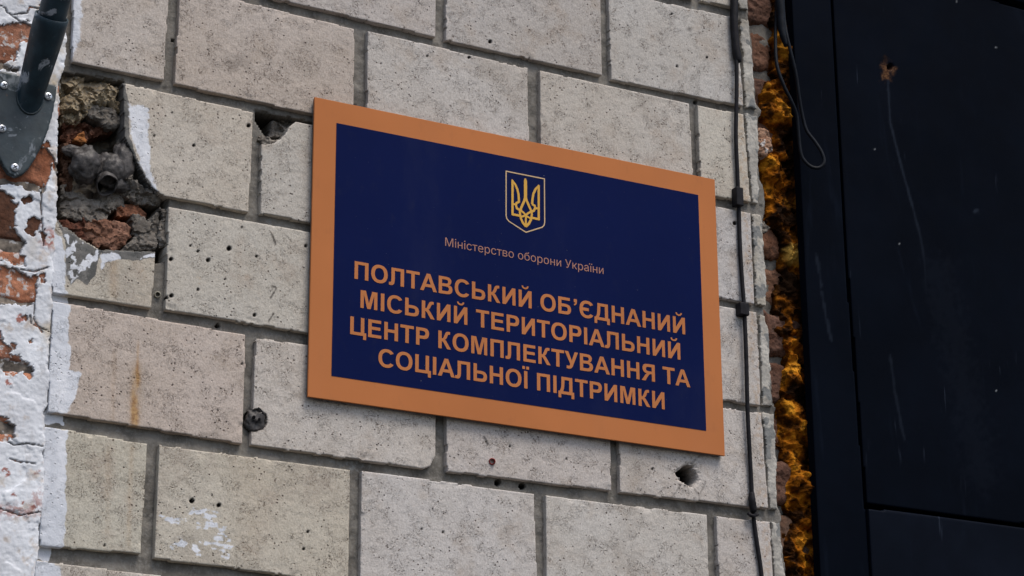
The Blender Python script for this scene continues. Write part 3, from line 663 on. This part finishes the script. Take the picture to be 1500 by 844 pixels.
def pl_marks(X,Z,PX,PY,s):
    n2 = fbm(X,Z,300,3,6); m = peelmask(X,Z,PX,PY); ck = np.full_like(X, 99.)
    for c in PCRACK: ck = np.minimum(ck, seg(PX,PY,c))
    pink = ss(22,4,np.hypot(PX-72,PY-350)+n2*6)+.7*ss(14,3,np.hypot((PX-54),(PY-735)/2)+n2*6)+.7*ss(16,2,np.abs(PY-748)+n2*6)*ss(62,40,PX)
    for x,y,q in ((9,692,7),(19,724,3.5),(33,736,3),(54,692,3.5),(60,330,3),(30,466,6),(12,560,5)): pink = np.maximum(pink, 1.4*ss(q+1,q-1.5,np.hypot(PX-x,(PY-y))+n2*4))
    yel = ss(.1,.5,fbm(X,Z,16,3,61))*.8+.6*ss(200,120,PY)*ss(70,90,PX)
    return np.clip(pink,0,1), m, np.clip(yel,0,1), .85*ss(1.6,.4,ck+n2*1.2)
PLX = at(-330,400)[0]
bp = poly_at([(x-1.5,y) for x,y in BND])
relief('plaster', [(PLX,bp[0][1])]+bp+[(PLX,bp[-1][1])], YB-.001, .03, M['plaster'], pw, .0013, rough=(.0007,260), edge=(.004,80), bevel=(.003,.006), field=pl_field, marks=pl_marks, seed=60)
zb = at(30,268,YB)[2]
for i in range(-9,9):
    z0 = zb-.077*i; z1 = z0+.065
    if not (-150 < to_px(at(30,300)[0],YB,z0)[1] < 1000): continue
    for j in range(3):
        xe = at(84,300)[0]-.004-.262*j-(.13 if i%2 else 0)+(.13 if j==0 and i%2 else 0)
        xs_ = xe-(.12 if (j==0 and i%2) else .25)
        if j: xe = xs_old-.012; xs_ = xe-.25
        xs_old = xs_
        t = random.choice([(1.35,1.15,1.0),(1.15,1.05,1.0),(1.5,1.3,1.15)])
        if i == 0: t = (1.15,.95,.8)
        if i == 1: t = (.38,.36,.34)
        relief('brick', [(xs_,z0),(xe,z0),(xe,z1),(xs_,z1)], YB+.0012, .03, M['brickl'] if i not in (0,1) else M['brick'], pw, .002 if j==0 else .006, rough=(.001,200), edge=(.004,50), bevel=(.004,.006),
               field=lambda X,Z,PX,PY,s,i=i: .0013*fbm(X,Z,34,4,i+170), seed=700+i*5+j, tint=t, marks=nom)
box('wall_core', PLX-.4, at(70,400)[0]-.004, YB+.03, YB+.3, 0, GZ+.9, M['plaster'], pw)
box('plaster', PLX-.4, at(50,1000)[0], YB+.001, YB+.028, 0, bp[-1][1]-.001, M['plaster'], pw)
box('plaster', PLX-.4, at(100,-200)[0], YB+.001, YB+.028, bp[0][1]+.001, GZ+.9, M['plaster'], pw)

# ------------------------------------------------------------------ the sign
sign = empty('wall_sign', (0,0,GZ), 'copper framed dark blue plaque with trident emblem and copper Ukrainian lettering', 'sign')
box('panel', -SW/2, SW/2, 0, .0035, GZ-SH/2, GZ+SH/2, M['copper'], sign, .0005)
box('backing', -SW/2+.001, SW/2-.001, .0036, .0075, GZ-SH/2+.001, GZ+SH/2-.001, M['alu'], sign)
f4 = poly_at([(492.8,180.3),(1022.6,285.8),(1034.4,631.3),(485.3,550.8)], 0)
V = [(x,-.0004,z) for x,z in f4]; mesh_np('blue_field', V, [(3,2,1,0)], M['navy'], sign, False)
def flat(name, polys, y, mat, parent):           # polys: list of (outer, [holes]) in world x,z -> one filled flat mesh
    cu = bpy.data.curves.new(name, 'CURVE'); cu.dimensions = '2D'; cu.fill_mode = 'FRONT'
    for outer, holes in polys:
        for ring in [outer]+holes:
            sp = cu.splines.new('POLY'); sp.points.add(len(ring)-1); sp.use_cyclic_u = True
            for p,(a,b) in zip(sp.points, ring): p.co = (a,b,0,1)
    t = bpy.data.objects.new('t', cu); COL.objects.link(t); dg = bpy.context.evaluated_depsgraph_get()
    me = bpy.data.meshes.new_from_object(t.evaluated_get(dg)); bpy.data.objects.remove(t)
    n = len(me.vertices); c = np.zeros(n*3, np.float32); me.vertices.foreach_get('co', c); c = c.reshape(-1,3)
    mid = (c[:,0].mean(), c[:,1].mean()); v = np.stack([c[:,0]-mid[0], np.zeros(n), c[:,1]-mid[1]],1)
    me.vertices.foreach_set('co', v.astype(np.float32).ravel()); me.update(); me.materials.clear()
    return link(name, me, mat, parent, (mid[0], y, mid[1]))
def arc(cx,cy,rx_,ry_,a0,a1,n=22,e=1.12):
    out = []
    for k in range(n+1):
        a = math.radians(a0+(a1-a0)*k/n); c,s_ = math.cos(a), math.sin(a)
        out.append((cx+rx_*math.copysign(abs(c)**(1/e),c), cy+ry_*math.copysign(abs(s_)**(1/e),s_)))
    return out
STEM = lambda x=73: [(x,0),(x,716),(x+145,716),(x+145,0)]
I_ = [(73,0),(73,716),(209,716),(209,262),(506,716),(651,716),(651,0),(515,0),(515,452),(218,0)]
BREVE = [(205,905),(275,905),(290,862),(325,838),(362,832),(399,838),(434,862),(449,905),(519,905),(500,835),(450,785),(362,765),(274,785),(224,835)]
G = {
 'П':(724,[([(73,0),(73,716),(651,716),(651,0),(506,0),(506,595),(218,595),(218,0)],[])]),
 'О':(778,[(arc(389,358,345,372,0,360,40)[:-1],[arc(389,358,196,248,0,360,40)[:-1]])]),
 'Л':(722,[([(112,716),(648,716),(648,0),(503,0),(503,595),(257,595),(257,300),(250,165),(232,75),(196,20),(140,-8),(70,-10),(8,-2),(8,112),(60,110),(92,124),(108,165),(112,260)],[])]),
 'Т':(611,[([(233,0),(233,595),(21,595),(21,716),(590,716),(590,595),(378,595),(378,0)],[])]),
 'А':(722,[([(0,0),(279,716),(432,716),(718,0),(561,0),(498,163),(212,163),(153,0)],[[(257,283),(452,283),(354,549)]])]),
 'В':(722,[([(73,0),(73,716),(359,716),(450,711),(530,695),(590,645),(618,590),(622,535),(606,470),(572,420),(520,385),(590,360),(640,310),(665,250),(668,190),(650,120),(610,60),(550,20),(450,3),(360,0)],
      [[(218,597),(340,597),(425,592),(465,570),(478,530),(478,498),(460,455),(420,435),(350,431),(218,431)],[(218,312),(370,312),(450,306),(498,275),(514,235),(514,195),(498,155),(455,128),(370,121),(218,121)]])]),
 'С':(722,[(arc(385,358,340,372,34,326,32)+arc(385,358,195,248,318,42,28),[])]),
 'Є':(720,[(arc(385,358,340,372,34,326,32)+arc(385,358,195,248,318,194,16)+[(470,298),(470,418)]+arc(385,358,195,248,166,42,16),[])]),
 'Ь':(699,[([(73,0),(73,716),(218,716),(218,440),(400,440),(500,428),(580,392),(635,325),(655,225),(640,125),(590,50),(510,10),(400,0)],[[(218,318),(380,318),(450,310),(492,280),(507,222),(495,165),(455,130),(380,121),(218,121)]])]),
 'Б':(719,[([(73,0),(73,716),(600,716),(600,595),(218,595),(218,440),(400,440),(500,428),(580,392),(635,325),(655,225),(640,125),(590,50),(510,10),(400,0)],[[(218,318),(380,318),(450,310),(492,280),(507,222),(495,165),(455,130),(380,121),(218,121)]])]),
 'К':(640,[([(73,0),(73,716),(218,716),(218,418),(258,412),(285,440),(330,545),(372,645),(415,695),(480,716),(575,716),(575,606),(520,604),(485,590),(455,520),(430,455),(400,408),(350,376),(400,340),(440,280),(620,0),(450,0),(305,235),(265,285),(218,296),(218,0)],[])]),
 'И':(724,[(I_,[])]),'Й':(724,[(I_,[]),(BREVE,[])]),
 'Д':(740,[([(10,-150),(10,121),(62,121),(110,200),(138,320),(148,480),(150,716),(640,716),(640,121),(715,121),(715,-150),(592,-150),(592,0),(133,0),(133,-150)],[[(288,595),(284,430),(265,250),(220,121),(495,121),(495,595)]])]),
 'Н':(722,[([(73,0),(73,716),(218,716),(218,434),(503,434),(503,716),(648,716),(648,0),(503,0),(503,313),(218,313),(218,0)],[])]),
 'М':(833,[([(70,0),(70,716),(287,716),(417,228),(546,716),(763,716),(763,0),(629,0),(629,563),(487,0),(347,0),(205,563),(205,0)],[])]),
 'І':(288,[(STEM(),[])]),'Ї':(288,[(STEM(),[]),([(-5,790),(-5,910),(115,910),(115,790)],[]),([(172,790),(172,910),(292,910),(292,790)],[])]),
 'Е':(667,[([(73,0),(73,716),(604,716),(604,595),(218,595),(218,436),(577,436),(577,315),(218,315),(218,121),(618,121),(618,0)],[])]),
 'Р':(667,[([(73,0),(73,716),(305,716),(450,713),(540,690),(598,620),(620,540),(620,450),(590,360),(530,300),(440,272),(312,270),(218,270),(218,0)],[[(218,595),(290,595),(385,591),(440,570),(470,525),(470,460),(440,415),(385,394),(300,391),(218,391)]])]),
 'Ц':(742,[([(73,0),(73,716),(218,716),(218,121),(508,121),(508,716),(653,716),(653,121),(735,121),(735,-150),(610,-150),(610,0)],[])]),
 'У':(620,[([(8,716),(168,716),(325,345),(460,716),(612,716),(400,190),(355,85),(300,18),(225,-10),(150,-8),(90,6),(90,120),(150,108),(205,114),(238,148),(255,192)],[])]),
 'Я':(722,[([(650,0),(650,716),(320,716),(200,706),(120,660),(78,580),(78,470),(120,380),(190,330),(270,312),(200,255),(145,165),(22,0),(200,0),(330,205),(390,280),(440,299),(505,299),(505,0)],[[(505,595),(505,412),(370,412),(290,420),(245,450),(232,505),(248,560),(290,590),(370,595)]])]),
 '’':(278,[([(68,576),(68,716),(208,716),(208,600),(190,520),(145,465),(85,440),(60,490),(105,515),(128,545),(134,576)],[])]),
 ' ':(278,[])}
def textline(txt, left_px, right_px, base_px, cap):
    xl = at(*left_px,0)[0]; xr_ = at(*right_px,0)[0]; zb_ = at(*base_px,0)[2]
    adv = 0; pen = []
    for ch in txt: pen.append(adv); adv += G[ch][0]
    allx = [pen[i]+p[0] for i,ch in enumerate(txt) for o,_ in G[ch][1] for p in o]
    mn, mx = min(allx), max(allx); sx = (xr_-xl)/(mx-mn); sz = cap/716
    polys = []
    for i,ch in enumerate(txt):
        f = lambda ring: [(xl+(pen[i]+a-mn)*sx, zb_+b*sz) for a,b in ring]
        for o,hs in G[ch][1]: polys.append((f(o),[f(h) for h in hs]))

    return flat('lettering', polys, -.0008, M['text'], sign)
cap = [at(519.4,383,0)[2]-at(518.7,408.6,0)[2], at(528,424,0)[2]-at(527.6,450.2,0)[2], at(1003.7,466.5,0)[2]-at(1002.7,489.9,0)[2], at(973,573.9,0)[2]-at(973,598.8,0)[2]]
cp = sum(cap)/4
textline('ПОЛТАВСЬКИЙ ОБ’ЄДНАНИЙ', (519,396),(1003,478),(760,449.2), cp)
textline('МІСЬКИЙ ТЕРИТОРІАЛЬНИЙ', (527.8,437),(996,514),(762,489.2), cp)
textline('ЦЕНТР КОМПЛЕКТУВАННЯ ТА', (512.7,475),(1011,566),(762,528.8), cp)
textline('СОЦІАЛЬНОЇ ПІДТРИМКИ', (554,522),(973,586),(764,568.5), cp)
# small line of text, built from the font outline
SMALL = 'Міністерство оборони України'
fc = bpy.data.curves.new('t','FONT'); fc.body = SMALL.replace('н','п'); fc.resolution_u = 3; fc.offset = -.004
to = bpy.data.objects.new('t', fc); COL.objects.link(to); dg = bpy.context.evaluated_depsgraph_get()
me = bpy.data.meshes.new_from_object(to.evaluated_get(dg)); bpy.data.objects.remove(to)
vv = [tuple(v.co)[:2] for v in me.vertices]; par = list(range(len(vv)))
def root(i):
    while par[i] != i: par[i] = par[par[i]]; i = par[i]
    return i
for e in me.edges: par[root(e.vertices[0])] = root(e.vertices[1])
isl = {}
for i in range(len(vv)): isl.setdefault(root(i), []).append(i)
tall = sorted([k for k,v in isl.items() if max(vv[i][1] for i in v)-min(vv[i][1] for i in v) > .35], key=lambda k: min(vv[i][0] for i in isl[k]))
chars = SMALL.replace(' ','')
drop = set(); quads = []
if len(tall) == len(chars):
    for k,chx in zip(tall, chars):
        if chx == 'н':
            xs_ = [vv[i][0] for i in isl[k]]; zs_ = [vv[i][1] for i in isl[k]]; a,b,t0,t1 = min(xs_),max(xs_),min(zs_),max(zs_); w_ = .078; m_ = (t0+t1)/2
            quads += [(a,t0,a+w_,t1),(b-w_,t0,b,t1),(a+w_,m_-.036,b-w_,m_+.036)]; drop |= set(isl[k])
mnx = min(v[0] for v in vv); mxx = max(v[0] for v in vv)
xl = at(651.8,354,0)[0]; xr_ = at(883.5,396,0)[0]; zbase = (at(651.8,360,0)[2]+at(883.4,402.5,0)[2])/2; ch = at(651.8,347.6,0)[2]-at(651.8,360,0)[2]
tf_ = lambda x,z: ((x-mnx)/(mxx-mnx)*(xr_-xl)-(xr_-xl)/2, 0, z/.727*ch)
tv = [tf_(*q) for q in vv]; tf = [tuple(pl.vertices) for pl in me.polygons if pl.vertices[0] not in drop]
for a,b,c_,d in quads:
    n_ = len(tv); tv += [tf_(a,b),tf_(c_,b),tf_(c_,d),tf_(a,d)]; tf.append((n_,n_+1,n_+2,n_+3))
used = sorted({i for f in tf for i in f}); mp_ = {o:i for i,o in enumerate(used)}
me = bpy.data.meshes.new('small_lettering'); me.from_pydata([tv[i] for i in used], [], [tuple(mp_[i] for i in f) for f in tf]); me.update()
link('small_lettering', me, M['thin'], sign, ((xl+xr_)/2, -.0008, zbase))
# emblem
EM = lambda a,b: (lambda p: (p[0],p[2]))(at(680+a/6.494, 230+b/6.494, 0))
def stroke(pts, wd):
    P = [np.array(p) for p in pts]; L = []; Rr = []
    if not hasattr(wd,'__len__'): wd = [wd]*len(P)
    for i,p in enumerate(P):
        d0 = P[i]-P[i-1] if i else P[1]-P[0]; d1 = P[i+1]-P[i] if i < len(P)-1 else d0
        d0 = d0/np.linalg.norm(d0); d1 = d1/np.linalg.norm(d1); t = d0+d1; t /= np.linalg.norm(t); k = 1/max(.5,float(t@d0))
        n_ = np.array([-t[1],t[0]])*wd[i]/2*k; L.append(tuple(p+n_)); Rr.append(tuple(p-n_))
    return L+Rr[::-1]
kp = abs(EM(500,300)[0]-EM(400,300)[0])/100         # metres per emblem pixel
em = empty('x', (0,0,0), None, None); bpy.data.objects.remove(em)
sh = [(391,131),(765,206),(768,625),(762,655),(742,675),(585,724),(420,618),(398,590),(391,560)]
ring = [EM(*p) for p in sh]; cxy = np.mean(ring,0)
P_ = np.array(ring); inner_ring = []
for i in range(len(P_)):
    a,b,c_ = P_[i-1],P_[i],P_[(i+1)%len(P_)]; d0 = (b-a)/np.linalg.norm(b-a); d1 = (c_-b)/np.linalg.norm(c_-b)
    n0 = np.array([d0[1],-d0[0]]); n1 = np.array([d1[1],-d1[0]]); nn = n0+n1; nn /= nn@n0
    if (cxy-b)@nn < 0: nn = -nn
    inner_ring.append(tuple(b+nn*kp*10))
flat('shield_outline', [(ring,[inner_ring])], -.0008, M['outline'], sign)
u = 21
ST = [([(457,222),(457,553)],u,0),([(450,216),(482,262),(503,310),(514,360),(518,432)],[10,20,u,u,u],1),([(520,428),(494,440),(490,462),(498,490),(520,505),(548,508)],[20,20,20,20,20,16],2),([(462,448),(492,456)],18,3),
      ([(448,545),(530,562)],20,4),([(706,272),(706,604)],u,0),([(710,268),(676,308),(656,350),(648,395),(643,452)],[10,20,u,u,u],1),([(641,450),(668,466),(672,490),(660,512),(638,526),(615,528)],[20,20,20,20,20,16],2),([(672,486),(700,494)],18,3),
      ([(708,595),(632,578)],20,4),([(578,206),(580,230),(580,390)],[14,30,30],5),([(578,380),(568,420),(550,460),(530,505)],[22,22,22,20],6),([(582,380),(592,420),(612,465),(636,520)],[22,22,22,20],7),
      ([(530,498),(527,535),(535,585),(556,630),(584,664)],[20,20,20,22,22],8),([(636,512),(640,550),(633,598),(612,636),(582,664)],[20,20,20,22,22],9),([(583,560),(583,650)],18,10),
      ([(530,510),(560,530),(590,565),(632,590)],17,11),([(636,522),(606,536),(580,558),(534,574)],17,12)]
trid = None
for k,(pts,wd,lv) in enumerate(ST):
    W_ = [x*kp for x in wd] if hasattr(wd,'__len__') else wd*kp
    ST[k] = stroke([EM(*p) for p in pts], W_), lv
Vs = []; Fs = []
for outline,lv in ST:
    n = len(outline)//2; b = len(Vs)
    for p in outline: Vs.append((p[0], -.0008-.00002*lv, p[1]))
    for i in range(n-1): Fs.append((b+i, b+i+1, b+2*n-2-i, b+2*n-1-i))
mesh_np('trident', Vs, Fs, M['gold'], sign, False)

# ------------------------------------------------------------------ screws, plugs
def plugring(name, px, py, r, y, mat, label, cat, depth=.006):
    return tag(ringtube(name, at(px,py,YB+.02), at(px,py,y), r, r*.35, mat, None, 18), label, cat, 'small plugs in drilled holes')
plugring('wall_plug', 231,431.5, .0042, YB+.003, M['bone'], 'small pale tubular plug in the joint below the broken hollow', 'wall plug')
plugring('wall_plug', 721,676, .0046, YB-.0035, M['red'], 'small red plug in the block under the sign', 'wall plug')
kn = empty('timber_plug', at(374.5,616,YB+.02), 'dark cracked round plug driven into the joint left below the sign', 'plug')
o = rock('plug_body', at(374,616.5,YB+.006), .0135, M['dark'], kn, 8, amp=.55, f=1.7, scale=(1.0,.5,1.15))
for dx,dy,r in ((-2,-5,.0022),(6,-2,.0018),(2,2,.0014)):
    ringtube('plug_hole', at(374+dx,616+dy,YB+.004), at(374+dx,616+dy,YB-.0035), r, r*.5, M['rubber'], kn, 10)
tube('rusty_wire', [at(378,597,YB-.002),at(382,600,YB-.003),at(386,606,YB-.001),at(390,606,YB-.003)], .0008, M['rubber'], kn, 6)

# ------------------------------------------------------------------ clipped cable
cab = empty('black_cable', at(1090,440,YB), 'thin black cable clipped down the block wall right of the sign', 'cable')
cp_ = [(1077,-140),(1077,-40),(1076,20),(1077,60),(1079,95),(1079,140),(1078,200),(1080,250),(1082,300),(1084,360),(1087,410),(1090,450),(1093,520),(1095,600),(1098,660),(1101,715),(1103,750),(1108,790),(1114,830),(1119,880),(1124,960)]
tube('cable_run', [at(x,y,YB-.0055-.002*math.sin(y/70)) for x,y in cp_], .0031, M['rubber'], cab, 10, 5)
tube('sleeve', [at(x,y,YB-.007) for x,y in ((1075,-60),(1076,-10),(1075,30),(1077,60),(1080,84),(1083,92))], [.0052,.0058,.0062,.0060,.0065,.0040], M['rubber'], cab, 10, 4, .12)
for (a,b,c_,d,r) in ((1080,276,1081,303,.0062),(1088,445,1087,463,.0068)):
    p,q = at(a,b,YB-.006), at(c_,d,YB-.006); 
    box('clip', min(p[0],q[0])-r, max(p[0],q[0])+r, YB-.013, YB+.001, q[2], p[2], M['rubber'], cab, .0015)
tube('tie', [at(1101,722,YB-.007),at(1102,735,YB-.008),at(1104,750,YB-.007)], [.0040,.0055,.0045], M['rubber'], cab, 9, 4, .2)
tube('tie', [at(1096,752,YB-.006),at(1102,756,YB-.010),at(1109,754,YB-.004)], .0026, M['rubber'], cab, 8, 4, .2)

lc = empty('hanging_cable', at(1165,150,YB+.0), 'loose blue-black cable hanging in a loop over the left edge of the steel door frame', 'cable')
ya = YB+.004
lp = [(1138,-90),(1138,-20),(1137,20),(1136,60),(1138,95),(1148,125),(1160,150),(1167,170),(1170,200),(1174,228),(1186,243),(1199,246),(1207,238),(1204,224),(1194,208),(1182,192),(1176,172),(1171,145),(1166,110),(1158,75),(1152,50),(1148,20),(1146,-30),(1144,-90)]
tube('cable_run', [at(x,y,ya+.006*math.sin(i*.9)) for i,(x,y) in enumerate(lp)], .0027, M['rubberb'], lc, 9, 6)
tube('cable_sleeve', [at(x,y,ya-.003) for x,y in ((1142,-60),(1142,-5),(1144,22),(1146,48),(1152,68))], [.0070,.0074,.0066,.0055,.0036], M['rubberb'], lc, 10, 5, .15)

# ------------------------------------------------------------------ flag holder on the left
fh = empty('flag_holder', at(25,180,YB), 'dark painted steel flag holder screwed to the peeling plaster', 'flag holder')
PL = [(-30,100),(10,105),(40,112),(82,124.5),(84.5,128),(83,140),(78,166),(71,192),(61,216),(50,236),(42,248),(33,256),(23,259.5),(12,255),(4,243),(-6,222),(-16,190),(-26,150),(-34,110)]
YP = YB-.009
relief('mounting_plate', poly_at(PL, YP), YP, .005, M['steel'], fh, .0016, rough=(.0001,100), edge=(.0003,40), bevel=(.0012,.002))
def screw(px, py):
    c = Vector(at(px,py,YP-.0022)); V = []; F = []; n = 20; r = .0052
    for rr,yy in ((r,.0020),(r,.0004),(r*.86,-.0006),(r*.5,-.0013)):
        for j in range(n): a = 2*math.pi*j/n; V.append((rr*math.cos(a),yy,rr*math.sin(a)))
    for i in range(3):
        for j in range(n): F.append((i*n+j,i*n+(j+1)%n,(i+1)*n+(j+1)%n,(i+1)*n+j))
    F.append(tuple(3*n+j for j in range(n)))
    me = bpy.data.meshes.new('screw'); me.from_pydata(V,[],F); me.update()
    o = link('screw', me, M['zinc'], fh, c)
    a = random.uniform(0,1.5); ca,sa = math.cos(a),math.sin(a); q = []; w_,l_ = .0007,.0029
    cross = [(w_,l_),(w_,w_),(l_,w_),(l_,-w_),(w_,-w_),(w_,-l_),(-w_,-l_),(-w_,-w_),(-l_,-w_),(-l_,w_),(-w_,w_),(-w_,l_)]
    Vc = [(x*ca-z_*sa,-.00165,x*sa+z_*ca) for x,z_ in cross]+[(x*ca-z_*sa,-.0008,x*sa+z_*ca) for x,z_ in cross]
    me = bpy.data.meshes.new('screw_slot'); me.from_pydata(Vc,[],[tuple(range(12))]+[(i,(i+1)%12,12+(i+1)%12,12+i) for i in range(12)]); me.update()
    s_ = bpy.data.objects.new('screw_slot', me); COL.objects.link(s_); me.materials.append(M['slot']); s_.parent = o
for p in ((6.5,125),(71,141),(3.5,188),(22,245)): screw(*p)
base = Vector(at(44,141,YP)); best = None                           # tip lies straight above/in front of the base: same world x
for d in np.linspace(.01,.4,400):
    q = at(76,24,YP-d)
    if best is None or abs(q[0]-base[0]) < best[0]: best = (abs(q[0]-base[0]), d, q)
tip = Vector(best[2]); ax = (tip-base)
if ax.length > .22: tip = base+ax.normalized()*.22
ax = (tip-base).normalized()
RT = .0212
def pipe(name, a, b, ro, ri, mat, parent, cutbase=None, n=32, taper=1):
    d = (b-a).normalized(); u_ = d.orthogonal().normalized(); v_ = d.cross(u_); V = []; F = []
    m = 14
    for i in range(m):
        t = i/(m-1)
        for j in range(n):
            q = 2*math.pi*j/n; e = (u_*math.cos(q)+v_*math.sin(q))
            p = a+(b-a)*t+e*ro*(taper+(1-taper)*min(1,t*1.25))
            if cutbase is not None and i == 0: p = p+d*((cutbase-p.y)/d.y)
            V.append(p)
    for rr,off in ((ro-.0008,0.0006),(ri+.0006,.0006),(ri,-.001),(ri,-.03)):
        for j in range(n):
            q = 2*math.pi*j/n; V.append(b+d*off+(u_*math.cos(q)+v_*math.sin(q))*rr)
    tot = m+4
    for i in range(tot-1):
        for j in range(n): F.append((i*n+j,i*n+(j+1)%n,(i+1)*n+(j+1)%n,(i+1)*n+j))
    c0 = sum(V,Vector())/len(V); me = bpy.data.meshes.new(name); me.from_pydata([x-c0 for x in V],[],F); me.update()
    for p in me.polygons: p.use_smooth = True
    return link(name, me, mat, parent, tuple(c0))
pipe('socket_tube', base, tip, RT, RT-.0025, M['tube'], fh, YP+.001, taper=.80)
wl = []
for j in range(25):
    q = math.pi*2*j/24; d = ax; u_ = d.orthogonal().normalized(); v_ = d.cross(u_); p = base+(u_*math.cos(q)+v_*math.sin(q))*RT*.80; p = p+d*((YP-.001-p.y)/d.y); wl.append(tuple(p))
tube('weld_bead', wl, .0013, M['steel'], fh, 8, 2, .3, False)
pole = tube('flag_pole', [tuple(tip-ax*.07), tuple(tip+ax*.3), tuple(tip+ax*1.1)], RT-.0035, M['tube'], None, 28, 4)
tag(pole, 'dark steel pole rising out of the flag holder socket at the top left', 'pole')
